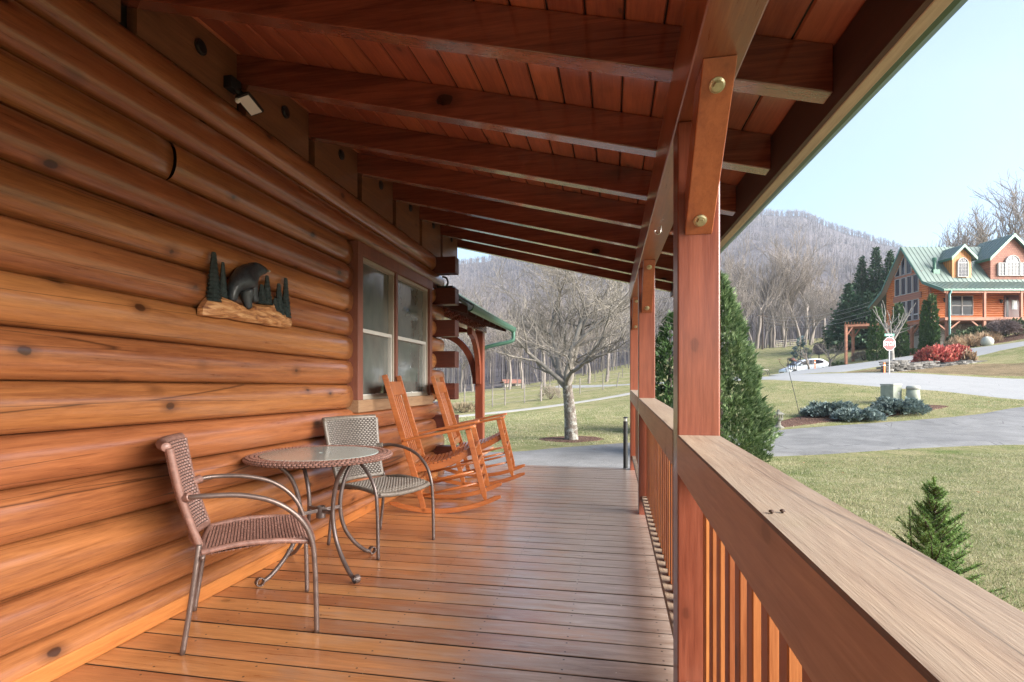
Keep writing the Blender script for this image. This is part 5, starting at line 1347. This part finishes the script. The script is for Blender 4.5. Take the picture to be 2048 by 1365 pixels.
# windows
def win_(name, u0, u1, z0, z1, plane='front', off=0, nx=0, ny=0, arch=False, top=None, parent=None, mid=None):
    """frame + pane + muntins; plane front: (u,-) ; side: s runs in v on u=0"""
    P = (lambda s, d, z: (s, off-d, z)) if plane == 'front' else (lambda s, d, z: (off-d, s, z))
    def outline(g):
        a, c, lo = u0+g, u1-g, z0+g
        if arch:
            R = (c-a)/2; zc = z1-(u1-u0)/2; cx = (a+c)/2
            return [(a, lo), (c, lo)]+[(cx+R*math.cos(k*math.pi/12), zc+R*math.sin(k*math.pi/12)) for k in range(13)]
        if top: (ta, tc) = top; return [(a, lo), (c, lo), (c, tc-g), (a, ta-g)]
        return [(a, lo), (c, lo), (c, z1-g), (a, z1-g)]
    o1, o2 = outline(0), outline(.04); n = len(o1); b = MB()
    vs = [P(s, .17, z) for s, z in o1]+[P(s, .17, z) for s, z in o2]+[P(s, -.02, z) for s, z in o1]+[P(s, .10, z) for s, z in o2]
    b.add(vs, [(i,(i+1)%n,n+(i+1)%n,n+i) for i in range(n)]+[(i,(i+1)%n,2*n+(i+1)%n,2*n+i) for i in range(n)]+[(n+i,n+(i+1)%n,3*n+(i+1)%n,3*n+i) for i in range(n)])
    fr = hp_(b, name, M['hwin'], parent)
    b = MB(); b.add([P(s, .115, z) for s, z in o2]+[P(s, .09, z) for s, z in o2], [tuple(range(n)), tuple(range(2*n-1, n-1, -1))]+[(i,(i+1)%n,n+(i+1)%n,n+i) for i in range(n)])
    if parent is None: hp_(b, 'pane', M['hglass'], fr)
    else: hp_(b, 'pane', M['hglass'], parent)
    if nx or ny or mid:
        b = MB()
        def bar_(s0, s1, za, zb): 
            p = [P(s0,.115,za), P(s1,.115,za), P(s1,.115,zb), P(s0,.115,zb), P(s0,.14,za), P(s1,.14,za), P(s1,.14,zb), P(s0,.14,zb)]; b.hexa(p)
        ztop = z1-((u1-u0)/2 if arch else 0)
        for k in range(1, nx+1): s = u0+(u1-u0)*k/(nx+1); bar_(s-.008, s+.008, z0+.05, ztop)
        for k in range(1, ny+1): z = z0+(ztop-z0)*k/(ny+1); bar_(u0+.05, u1-.05, z-.008, z+.008)
        if arch:
            bar_(u0+.03, u1-.03, ztop-.035, ztop+.035); cx = (u0+u1)/2; R = (u1-u0)/2
            for k in (1, 2, 3):
                a = k*math.pi/4; e = (cx+R*.92*math.cos(a), ztop+R*.92*math.sin(a)); s_ = (cx+R*.35*math.cos(a), ztop+R*.35*math.sin(a))
                nx_, nz_ = -math.sin(a)*.016, math.cos(a)*.016
                b.hexa([P(s_[0]-nx_,.115,s_[1]-nz_),P(e[0]-nx_,.115,e[1]-nz_),P(e[0]+nx_,.115,e[1]+nz_),P(s_[0]+nx_,.115,s_[1]+nz_),P(s_[0]-nx_,.14,s_[1]-nz_),P(e[0]-nx_,.14,e[1]-nz_),P(e[0]+nx_,.14,e[1]+nz_),P(s_[0]+nx_,.14,s_[1]+nz_)])
        if mid: bar_(u0+.05, u1-.05, mid-.05, mid+.05)
        hp_(b, 'muntins', M['hwin'], fr if parent is None else parent)
    return fr
vx_ = [(3.55,4.25),(2.75,3.4),(1.95,2.6),(1.1,1.8)]
for i, (a, c) in enumerate(vx_):
    win_('window', a, c, 7.1, 9.1, 'side', 0, mid=7.65); win_('window', a, c, 9.75, 11.45, 'side', 0)
def rl(v): return 10.4+(min(v, 5.6-v))*3.9/2.8-.45
for (a, c) in ((3.55,4.25),(2.85,3.4),(2.0,2.7)):
    ta, tc = rl(a), rl(c)
    if min(ta, tc) > 11.75: win_('window', a, c, 11.7, 0, 'side', 0, top=(ta, tc))
    else: win_('window', a, c, 11.7, 0, 'side', 0, top=(ta, 11.9))
b = MB(); b.box(-.14, .0, .8, 4.5, 9.15, 9.72); b.box(-.145, .0, .8, 4.5, 11.47, 11.68); hp_(b, 'window_trim', M['shingle'])
win_('window', 1.95, 2.95, 7.35, 9.15, 'front', 0, mid=8.25); win_('window', 2.97, 3.97, 7.35, 9.15, 'front', 0, mid=8.25)
# door
b = MB(); b.box(6.9, 8.4, -.14, 0, 6.9, 9.2); dr = hp_(b, 'front_door', plain('door_red', (.11,.022,.02), .45, 0, .2, .15, 3))
b = MB(); b.box(7.55, 8.05, -.155, -.141, 7.9, 8.75); hp_(b, 'door_glass', plain('leaded_glass', (.35,.38,.38), .2, 0, .4, .3, 9), dr)
b = MB(); b.box(7.05, 7.25, -.155, -.141, 7.2, 9.0); hp_(b, 'sidelight', M['hglass'], dr)
b = MB(); b.box(9.3, 10.5, -.12, 0, 6.9, 9.2); hp_(b, 'side_door', M['hglass'])
for u, z in ((1.3, 8.85), (6.5, 8.75)):
    b = MB(); b.box(u-.05, u+.05, -.22, -.09, z, z+.08); b.lathe([(.05,-.30),(.10,-.26),(.10,-.05),(.13,-.03),(.02,.06)], 8, (u,-.24,z)); hp_(b, 'wall_lamp', M['black'])
# decks, posts, braces
b = MB(); b.box(-.5, 14, -2.5, -.09, 6.62, 6.88); b.box(-.5, -.09, -.085, 5.8, 6.62, 6.88); hp_(b, 'deck', M['hwood'])
for u in (-.2, 3.1, 6.35, 9.6):
    b = MB(); b.box(u-.09, u+.09, -2.42, -2.24, 6.885, 9.27); hp_(b, 'porch_post', M['hwood'])
    zg = 3.4
    b = MB(); b.box(u-.11, u+.11, -2.4, -2.2, 2.5, 6.615)
    for s in (-1, 1): b.bar((u+s*.10,-2.3,5.75), (u+s*1.15,-2.3,6.60), .12, .12)
    hp_(b, 'deck_post', M['hwood'])
b = MB(); b.box(-.5, 14, -2.40, -2.25, 9.05, 9.28); hp_(b, 'porch_beam', M['hwood'])
for v in (1.6, 5.4):
    b = MB(); b.box(-.5, -.28, v-.11, v+.11, 3.2, 6.615)
    for s in (-1, 1): b.bar((-.39,v+s*.1,5.75), (-.39,v+s*.95,6.60), .12, .12)
    b.box(-.52, -.26, v-.14, v+.14, 3.2, 3.6); hp_(b, 'deck_post', M['hwood'])
b = MB(); b.tube(smooth_path([(.02,-2.47,9.25),(.0,-2.5,9.1),(-.12,-2.5,8.9),(-.12,-2.5,8.6)], 4)+[Vector((-.12,-2.5,6.9)), Vector((-.12,-2.52,4.0))], .085, 8); hp_(b, 'downspout', plain('downspout_green', (.10,.22,.20), .4, .2, .2, .1))
b = MB(); b.box(.1, 14, .1, 5.5, 2.5, 6.6); hp_(b, 'foundation', M['fstone'])
b = MB(); R = .55; b.prism([(0,v,z) for v, z in [(1.0,3.9),(2.1,3.9),(2.1,5.1)]+[(1.55+.55*math.cos(a), 5.1+.5*math.sin(a)) for a in [math.pi*k/10 for k in range(1, 10)]]+[(1.0,5.1)]], (.04,0,0), (.12,0,0)); hp_(b, 'garage_door', M['vinyl'])
b = MB(); b.box(.03,.098,2.6,5.2,3.2,6.2); hp_(b, 'basement_shade_panel', M['dark'])  # flat dark panel, shade of the basement recess put in as colour
# dormers
def dormer(u0, u1, zb, ze, zr_, vf, mat, over=.32):
    uc = (u0+u1)/2; b = MB(); vb = lambda z: (z-10.4)/3.9*2.8
    b.prism([(u0,vf,zb-.2),(u1,vf,zb-.2),(u1,vf,ze),(uc,vf,zr_-.25),(u0,vf,ze)], (0,0,0), (0,2.2,0)); d = hp_(b, 'dormer', mat)
    b = MB(); sl = (zr_-.25-ze)/(uc-u0); vbk = min(vb(zr_)+.3, 4.2) if zr_ < 14.4 else 3.6
    for s in (-1, 1):
        ue = uc+s*((u1-u0)/2+over); ze2 = zr_-.12-sl*((u1-u0)/2+over)
        P = [(uc,vf-over,zr_-.12),(ue,vf-over,ze2),(ue,vbk,ze2),(uc,vbk,zr_-.12)]
        if s < 0: P = P[::-1]
        b.hexa(P+[(x,y,z+.10) for x,y,z in P])
        k = 0
        y = vf-over+.05
        while y < vbk:
            P = [(uc,y,zr_-.02),(ue,y,ze2+.10),(ue,y+.04,ze2+.10),(uc,y+.04,zr_-.02)]; b.hexa(P+[(x,yy,z+.035) for x,yy,z in P]); y += .40
    hp_(b, 'dormer_roof', M['green_roof'], d)
    b = MB()
    for s in (-1, 1):
        ue = uc+s*((u1-u0)/2+over); ze2 = zr_-.12-sl*((u1-u0)/2+over)
        P = [(uc,vf-over-.035,zr_-.30),(ue,vf-over-.035,ze2-.16),(ue,vf-over-.002,ze2-.16),(uc,vf-over-.002,zr_-.30)]; b.hexa(P+[(x,y,z+.30) for x,y,z in P])
        P = [(ue-.02,vf-over,ze2-.14),(ue+.02,vf-over,ze2-.14),(ue+.02,vbk-1.0,ze2-.14),(ue-.02,vbk-1.0,ze2-.14)]; b.hexa(P+[(x,y,z+.2) for x,y,z in P])
    hp_(b, 'dormer_trim', M['green_metal'], d); return d
d1 = dormer(2.4, 4.17, 10.8, 12.85, 14.0, .29, M['boards'])
win_('arched_window', 2.82, 3.76, 10.98, 12.75, 'front', .29, 2, 3, arch=True, parent=d1)
d2 = dormer(5.85, 9.75, 10.6, 12.75, 14.95, .15, M['shingle'])
win_('arched_window', 7.15, 8.45, 11.05, 12.95, 'front', .15, 3, 3, arch=True, parent=d2)
win_('dormer_window', 6.47, 7.09, 11.05, 12.25, 'front', .15, 1, 3, parent=d2); win_('dormer_window', 8.51, 9.13, 11.05, 12.25, 'front', .15, 1, 3, parent=d2)
# pergola
u = thing('pergola', 'rust brown timber pergola reaching from the log house toward the white car', 'pergola', at(1730, 700, 53.5), YAW)
uz = u.location.z; ul = u.location
def toloc(px, d, z): q = at(px, 0, d); q.z = z; return Matrix.Rotation(-YAW, 3, 'Z')@(q-ul)
M['perg'] = plain('pergola_wood', (.36,.15,.085), .7, 0, 0, .2, 3)
b = MB(); za = 1.15+112*.0496
for dd in (52.2, 54.5): b.bar(toloc(1689, dd, 6.65), toloc(1780, dd-.5, 6.75), .12, .26)
b.build('beam', M['perg'], u)
for px, dd in ((1692, 52.2), (1706, 54.5), (1768, 51.9)):
    zg = H(*at(px, 0, dd)[:2]); b = MB(); b.bar(toloc(px, dd, zg-.3), toloc(px, dd, 6.52), .2, .2)
    for s in (-1, 1):
        if px == 1692 and s < 0: continue
        b.bar(toloc(px, dd, 5.6), toloc(px+s*13, dd, 6.50), .1, .1)
    b.build('post', M['perg'], u)
for i in range(15):
    px = 1691+6*i; b = MB(); b.bar(toloc(px, 51.8, 6.87), toloc(px, 54.9, 6.87), .06, .16); b.build('rafter', M['perg'], u)
# ------------------------------------------------------------------ white car
cp_ = gnd(1609, 50.2)
c = thing('parked_car', 'small white hatchback parked nose left on the grass edge beyond the road', 'car', cp_, YAW)
c.rotation_euler = (0, -R_(5.5), YAW)
t = NT('car_paint'); t.out((.78,.79,.80), .25, 0, .8, .5, .05); M['paint'] = t.m
def loft(b, st, nprof):   # st: list of list of points
    n = len(st[0]); vs = [p for s in st for p in s]
    b.add(vs, [(i*n+k, i*n+(k+1)%n, (i+1)*n+(k+1)%n, (i+1)*n+k) for i in range(len(st)-1) for k in range(n)]+[tuple(reversed(range(n))), tuple((len(st)-1)*n+k for k in range(n))])
def sect(x, hw, zb, zt, r=.12): return [(x,-hw+r*.5,zb),(x,-hw,zb+r),(x,-hw,(zb+zt)/2),(x,-hw+.03,zt-r),(x,-hw+r,zt-.02),(x,0,zt+.02),(x,hw-r,zt-.02),(x,hw-.03,zt-r),(x,hw,(zb+zt)/2),(x,hw,zb+r),(x,hw-r*.5,zb)]
b = MB(); loft(b, [sect(x, w_, zb, zt) for x, w_, zb, zt in ((-2.08,.60,.34,.58),(-2.02,.74,.24,.72),(-1.8,.82,.2,.82),(-1.3,.86,.2,.93),(-.9,.87,.2,.98),(0,.88,.2,1.0),(1.2,.88,.2,1.02),(1.8,.86,.22,1.0),(2.0,.80,.26,.92),(2.06,.70,.34,.80))], 0)
body = b.build('body', M['paint'], c, smooth=True)
def gs(x, hb, ht, zb, zt): return [(x,-hb,zb),(x,-ht-.03,zb+(zt-zb)*.85),(x,-ht+.06,zt),(x,0,zt+.02),(x,ht-.06,zt),(x,ht+.03,zb+(zt-zb)*.85),(x,hb,zb)]
b = MB(); loft(b, [gs(x, hb, ht, .93, zt) for x, hb, ht, zt in ((-1.25,.70,.68,.95),(-.75,.78,.66,1.22),(-.35,.80,.64,1.40),(.2,.80,.64,1.475),(.9,.80,.64,1.465),(1.45,.79,.62,1.38),(1.75,.77,.62,1.20),(1.98,.74,.66,.97))], 0)
b.build('cabin', M['paint'], c, smooth=True)
for s in (-1, 1):
    for P in ([(-.92,1.0),(-.50,1.24),(-.22,1.33),(.12,1.36),(.12,1.0)], [(.17,1.0),(.17,1.365),(.85,1.36),(1.30,1.28),(1.48,1.12),(1.30,1.01)]):
        b = MB(); b.add([(x, s*(.815-.155*(z-.95)/.5+.004), z) for x, z in P]+[(x, s*(.79-.155*(z-.95)/.5), z) for x, z in P], [tuple(range(len(P))), tuple(range(2*len(P)-1, len(P)-1, -1))]+[(i,(i+1)%len(P),len(P)+(i+1)%len(P),len(P)+i) for i in range(len(P))])
        b.build('side_window', M['hglass'], c)
    for x in (-1.32, 1.30):
        b = MB(); b.tube([(x,s*.70,.31),(x,s*.89,.31)], .315, 22); wh = b.build('wheel', M['black'], c)
        b = MB(); b.tube([(x,s*.88,.31),(x,s*.90,.31)], .19, 14); b.build('rim', M['post_steel'], wh)
    b = MB(); b.hexa([(-2.03,s*.50,.60),(-1.78,s*.80,.62),(-1.70,s*.80,.66),(-2.0,s*.5,.64),(-2.02,s*.50,.72),(-1.74,s*.79,.80),(-1.62,s*.77,.83),(-1.95,s*.5,.76)]); b.build('headlight', M['black'], c)
    b = MB(); b.box(-.72,-.60,s*.80-.0,s*.98,.98,1.08) if s > 0 else b.box(-.72,-.60,-.98,-.80,.98,1.08); b.build('mirror', M['paint'], c, bevel=.02)
    b = MB(); b.box(1.86,2.0,s*.70-.06,s*.70+.06,.78,.95); b.build('tail_light', M['sign_red'], c, bevel=.01)
b = MB(); b.add([(-1.15,-.62,1.005),(-1.15,.62,1.005),(-.42,.56,1.385),(-.42,-.56,1.385)], [(0,1,2,3)]); b.v = [(x-.02, y, z+.012) for x, y, z in b.v]; b.add([(x+.03, y, z-.02) for x, y, z in b.v[:4]], [(3,2,1,0)]); b.build('windscreen', M['hglass'], c)
b = MB(); b.box(-2.085,-2.05,-.42,.42,.38,.50); b.build('grille', M['black'], c)
# ------------------------------------------------------------------ field things on the right
p = gnd(1525, 88); u = thing('utility_pole', 'dark utility pole at the far field edge, left of the blue spruce', 'utility pole', p, YAW+.4)
ztop = 1.15+(765-627)*88/1077-p.z
b = MB(); b.tube([(0,0,-.3),(0,0,ztop)], [.17,.12], 10); b.build('pole', M['bark_dark'], u); b = MB(); b.box(-1.1,1.1,-.06,.06,ztop-.5,ztop-.35); b.build('cross_arm', M['bark_dark'], u)
for i, (y0_, y1_) in enumerate(((628,604),(634,611),(640,622),(646,630))):
    a = at(1525, y0_+2, 88); c_ = at(1741, y1_, 60) ; b = MB(); pts = [a.lerp(c_, k/14)-Vector((0,0,1.0*4*(k/14)*(1-k/14))) for k in range(15)]
    far = at(2300, y1_-40, 50)
    b.tube(pts, .014, 4); o = b.build('power_line', plain('cable%d' % i, (.35,.35,.34), .6), smooth=True)
    tag(o, ['highest','second highest','third highest','lowest'][i]+' of the overhead wires running from the utility pole to the log house', 'overhead wire', 'overhead wires to the log house')
u = thing('metal_flower', 'rust brown metal flower ornament on a bent stem left of the blue spruce', 'garden ornament', gnd(1572, 45.5), YAW)
b = MB(); b.tube(smooth_path([(0,0,-.1),(-.02,0,.35),(-.25,0,.55),(-.5,0,.8),(-.55,0,1.0)], 5), .02, 6); b.build('stem', M['rust'], u)
b = MB()
for k in range(6):
    a = k*math.pi/3; b.lathe([(.02,0),(.09,.01),(.02,.02)], 8, (-.55+.15*math.cos(a), .0, 1.1+.15*math.sin(a)))
b.lathe([(.05,0),(.08,.03),(.02,.05)], 8, (-.55,0,1.08)); b.build('petals', plain('rust_petal', (.20,.07,.05), .6), u)
u = thing('bird_ornament', 'curved rusty metal bird ornament in front of the blue spruce', 'garden ornament', gnd(1574, 46.2), YAW)
b = MB(); b.tube(smooth_path([(0,0,-.1),(.02,0,.5),(.08,0,.8),(.02,0,1.1),(.2,0,1.25),(.5,0,1.22),(.75,0,1.1),(.85,0,.9)], 5), [.02]*5+[.022]*31, 6); b.build('frame', M['rust'], u)
b = MB(); b.tube([(.3,0,1.15),(.5,0,1.17),(.8,0,1.0)], [.03,.13,.02], 8); b.build('body', plain('rust_bird', (.20,.07,.05), .6), u)
u = thing('round_dish', 'dark round dish on a post between the blue spruce and the pruned tree', 'dish', gnd(1638, 54), YAW)
b = MB(); b.tube([(0,0,-.1),(0,0,1.6)], .05, 8); b.build('post', M['black'], u)
b = MB(); b.tube([(0,-.02,2.0),(.05,.12,2.02),(.08,.2,2.03)], [.58,.50,.25], 20); b.build('dish', plain('dish_dark', (.05,.04,.045), .5), u)
u = thing('bird_bath', 'small pale garden bench with curved legs at the road edge, far left beside the conifer', 'garden bench', gnd(1523, 40.5), YAW)
b = MB(); b.box(-.45,.45,-.2,.2,.42,.47); b.build('seat', M['vinyl'], u, bevel=.01)
for s in (-1, 1): b = MB(); b.tube(smooth_path([(s*.55,-.15,0),(s*.50,-.15,.25),(s*.35,-.15,.41)], 4), .02, 6); b.tube(smooth_path([(s*.55,.15,0),(s*.50,.15,.25),(s*.35,.15,.41)], 4), .02, 6); b.build('leg', M['black'], u)
b = MB(); b.lathe([(.05,.471),(.12,.5),(.10,.6),(.04,.66),(.08,.72),(.02,.8)], 10, (-.15,0,0)); b.build('figurine', M['vinyl'], u, smooth=True)
u.name = 'garden_bench'
# fence rails at the far field edge
def wire_fence(name, label, pts, hgt, nw, mat, rad=.035, wr=.012, boards=False, lean=None):
    u = thing(name, label, 'fence', (pts[0].x, pts[0].y, pts[0].z), 0); o0 = pts[0]
    for i, p in enumerate(pts):
        q = p-o0; b = MB(); lx = (lean or {}).get(i, 0); b.tube([q-Vector((0,0,.3)), q+Vector((lx, 0, hgt*rnd.uniform(.92, 1.08)))], rad, 6); b.build('fence_post', mat, u)
    for k in range(nw):
        f = (k+.6)/(nw+.0)*.95; b = MB()
        for i in range(len(pts)-1):
            a = pts[i]-o0+Vector((0,0,hgt*f)); c = pts[i+1]-o0+Vector((0,0,hgt*f))
            if boards: b.bar(a, c, .03, .12)
            else: b.tube([a, a.lerp(c, .5)-Vector((0,0,.03)), c], wr, 4, cap=False)
        b.build('rail' if boards else 'wire', mat, u)
    return u
M['fpost'] = plain('fence_grey', (.17,.15,.135), .9, 0, 0, .3, 3); M['fwood'] = plain('fence_wood', (.24,.21,.18), .9, 0, 0, .3, 3)
wire_fence('wire_fence', 'thin posted wire fence crossing the pasture behind the lawn tree', [gnd(px, d) for px, d in ((820,30),(870,31),(929,32),(985,33.5),(1010,34.5),(1049,35.5),(1083,36.5),(1118,38),(1160,40),(1206,42),(1232,43.5),(1270,45.5),(1320,48))], 1.25, 4, M['fpost'], .04, .009, lean={10: .25})
def gz(px, d): q = at(px, 0, d); return Vector((q.x, q.y, H(q.x, q.y)))
wire_fence('board_fence', 'grey board fence at the top of the field beside the utility pole', [gz(px, d) for px, d in ((1552,90),(1566,91),(1580,92),(1595,93),(1612,94))], 1.3, 4, M['fwood'], .07, boards=True)
wire_fence('field_fence', 'old leaning fence posts at the field edge left of the pergola', [gz(px, d) for px, d in ((1657,99),(1668,100),(1682,101),(1700,103),(1722,104))], 1.5, 2, M['fpost'], .09)
wire_fence('pasture_fence', 'distant fence line along the wood edge beyond the pasture', [gz(px, 61+.02*(px-900)) for px in (895,930,965,1008,1050,1100,1150,1190,1218,1245)], 1.2, 3, M['fpost'], .05, .012)
# red roofed barn
p = gz(1024, 77); p.z = EYE-(774-HZ)/FPX*77
u = thing('barn', 'low red roofed barn glimpsed far off beyond the pasture behind the bare trees', 'barn', p, YAW+.3)
b = MB(); b.box(-1.3,1.3,-.8,.8,-.5,.55); b.build('wall', M['vinyl'], u)
b = MB(); b.prism([(-1.5,-1.0,.5),(-1.5,0,1.05),(-1.5,1.0,.5),(-1.5,0,.95)], (0,0,0), (3.0,0,0)); b.build('roof', plain('barn_red', (.30,.13,.09), .6), u)
b = MB(); b.box(-.3,.3,-.82,-.801,-.5,.4); b.build('door', M['dark'], u)
# saplings, brush by the pasture fence
T, B_ = bare_tree(71, 2, .03, .7, levels=2, kids=(3,3,2), wig=.08, up=.8, first_len=.9, len_f=.6, ang0=.35, minr=.008, sides=(5,4,3))
tree_thing('sapling', 'thin bare sapling in the pasture fence left of the lawn tree', 'tree', gnd(1082, 36), 0, T, B_, M['bark_far'], M['bark_far'], scale=1.5)
blob_shrub('brush', 'rounded leafless bush on the pasture fence behind the lawn tree', 1101, 37.2, .75, .5, .85, 71, leafmat('brush_twigs2', [(.2, (.16,.13,.10)), (.8, (.34,.29,.23))], .9, 0), 500, .25, upd=.9, width=.02)
blob_shrub('brush', 'low brown thicket at the pasture edge left of the porch post', 926, 29.5, 1.1, .7, .42, 72, leafmat('brush_twigs3', [(.2, (.12,.09,.06)), (.8, (.30,.24,.15))], .9, 0), 600, .2, upd=1.2, width=.04)
p = gnd(899, 17.5); b = MB(); b.box(-.08,.08,-.08,.08,-.1,.75); o = b.build('wooden_post', M['fwood'], bevel=.01); o.location = p; tag(o, 'short weathered wooden post standing in the lawn beside the far rocking chair back', 'post')
# dark bollard lamp by the deck end
p = gnd(1251, 7.6); u = thing('bollard_lamp', 'slim black bollard lamp standing just past the last porch post', 'lamp post', p, 0)
b = MB(); b.tube([(0,0,-.05),(0,0,1.05)], .032, 14); b.build('post', M['black'], u)
b = MB(); b.tube([(0,0,1.052),(0,0,1.09)], .022, 12); b.build('lens', M['steel'], u); b = MB(); b.lathe([(.034,1.092),(.034,1.105),(.01,1.115)], 14); b.build('cap', M['black'], u)
# ------------------------------------------------------------------ grass blades
def grass():
    r = np.random.default_rng(8); xs = []
    def patch(n, dmin, dmax, p0, p1, hgt, wd):
        d = dmin+(dmax-dmin)*r.random(n)**.75; k = (r.uniform(p0, p1, n)-1024)/FPX
        x = d*(FWD[0]+k*RGT[0]); y = d*(FWD[1]+k*RGT[1]); z = H_arr(np.stack([x, y], 1))
        a = r.uniform(0, 6.283, n); cl_ = np.array([mnoise.noise((q*3.1, w_*3.1, 0)) for q, w_ in zip(x, y)]); ln = hgt*r.uniform(.5, 1.3, n)*(1+.9*cl_); w_ = wd*r.uniform(.7, 1.3, n); tlt = r.uniform(.2, 1.3, n); b_ = r.uniform(0, 6.283, n)
        base = np.stack([x, y, z-.004], 1); s = np.stack([np.cos(a), np.sin(a), 0*a], 1)*w_[:, None]
        tip = base+np.stack([np.cos(b_)*np.sin(tlt)*ln, np.sin(b_)*np.sin(tlt)*ln, np.cos(tlt)*ln], 1)
        return np.stack([base-s, base+s, tip], 1)
    A = [patch(150000, 2.6, 11.2, 1500, 2350, .045, .0022), patch(60000, 16.5, 27, 1480, 2300, .06, .005), patch(50000, 13.5, 26, 860, 1300, .06, .005)]
    T_ = np.concatenate(A)
    # keep off roads and beds: test against driveway band by ray onto the sheets
    from mathutils.bvhtree import BVHTree
    keep = np.ones(len(T_), bool)
    dg = bpy.context.evaluated_depsgraph_get()
    for nm in ('driveway', 'road', 'dirt_lane', 'mulch_bed', 'tree_mulch'):
        o = bpy.data.objects[nm]; me = o.data; bv = BVHTree.FromPolygons([v.co for v in me.vertices], [p.vertices for p in me.polygons])
        co = np.array([v.co[:2] for v in me.vertices]); lo, hi = co.min(0), co.max(0)
        for i in np.nonzero(keep & (T_[:, 0, 0] > lo[0]) & (T_[:, 0, 0] < hi[0]) & (T_[:, 0, 1] > lo[1]) & (T_[:, 0, 1] < hi[1]))[0]:
            p = T_[i, 0]
            if bv.ray_cast(Vector((float(p[0]), float(p[1]), float(p[2])+3)), Vector((0,0,-1)), 6)[0] is not None: keep[i] = False
    o = soup('grass', T_[keep], leafmat('grass_blade', [(.25, (.06,.10,.025)), (.42, (.15,.205,.065)), (.57, (.33,.31,.18)), (.85, (.56,.52,.36))], .8, .2, 1.3))
    tag(o, 'short winter lawn grass mixed green and straw', 'grass', kind='stuff')
grass()

# ------------------------------------------------------------------ valley haze
b = MB(); b.box(-1150, 1500, -60, 1250, -3, 620)
t = NT('haze'); t.n.remove(t.p); pv = t.N('VolumePrincipled'); pv.inputs['Density'].default_value = .00024; pv.inputs['Color'].default_value = (.80,.87,1,1); pv.inputs['Anisotropy'].default_value = .2
t.L(pv.outputs[0], t.n['Material Output'].inputs['Volume'])
tag(b.build('haze', t.m), kind='stuff')
scene.cycles.volume_bounces = 1
# fallen leaves on the lawn
r_ = np.random.default_rng(12); tr_ = []
for (n, d0, d1, p0, p1) in ((26, 3.5, 11, 1560, 2300), (60, 16, 21, 1500, 1980), (30, 12.6, 17, 1000, 1260)):
    for i in range(n):
        px, d = r_.uniform(p0, p1), r_.uniform(d0, d1); q = at(px, 0, d); z = H(q.x, q.y)+.035; a = r_.uniform(0, 6.28); L = r_.uniform(.018, .035)
        u = np.array([math.cos(a), math.sin(a), r_.uniform(-.3, .3)])*L; w_ = np.array([-math.sin(a), math.cos(a), r_.uniform(-.4, .4)])*L*.6; c = np.array([q.x, q.y, z])
        tr_ += [[c-u, c+w_, c+u], [c-u, c+u, c-w_]]
tag(soup('fallen_leaves', tr_, leafmat('fallen_leaf', [(.3, (.16,.06,.03)), (.7, (.32,.17,.08))])), 'a few brown fallen leaves scattered on the lawn', 'leaves', kind='stuff')
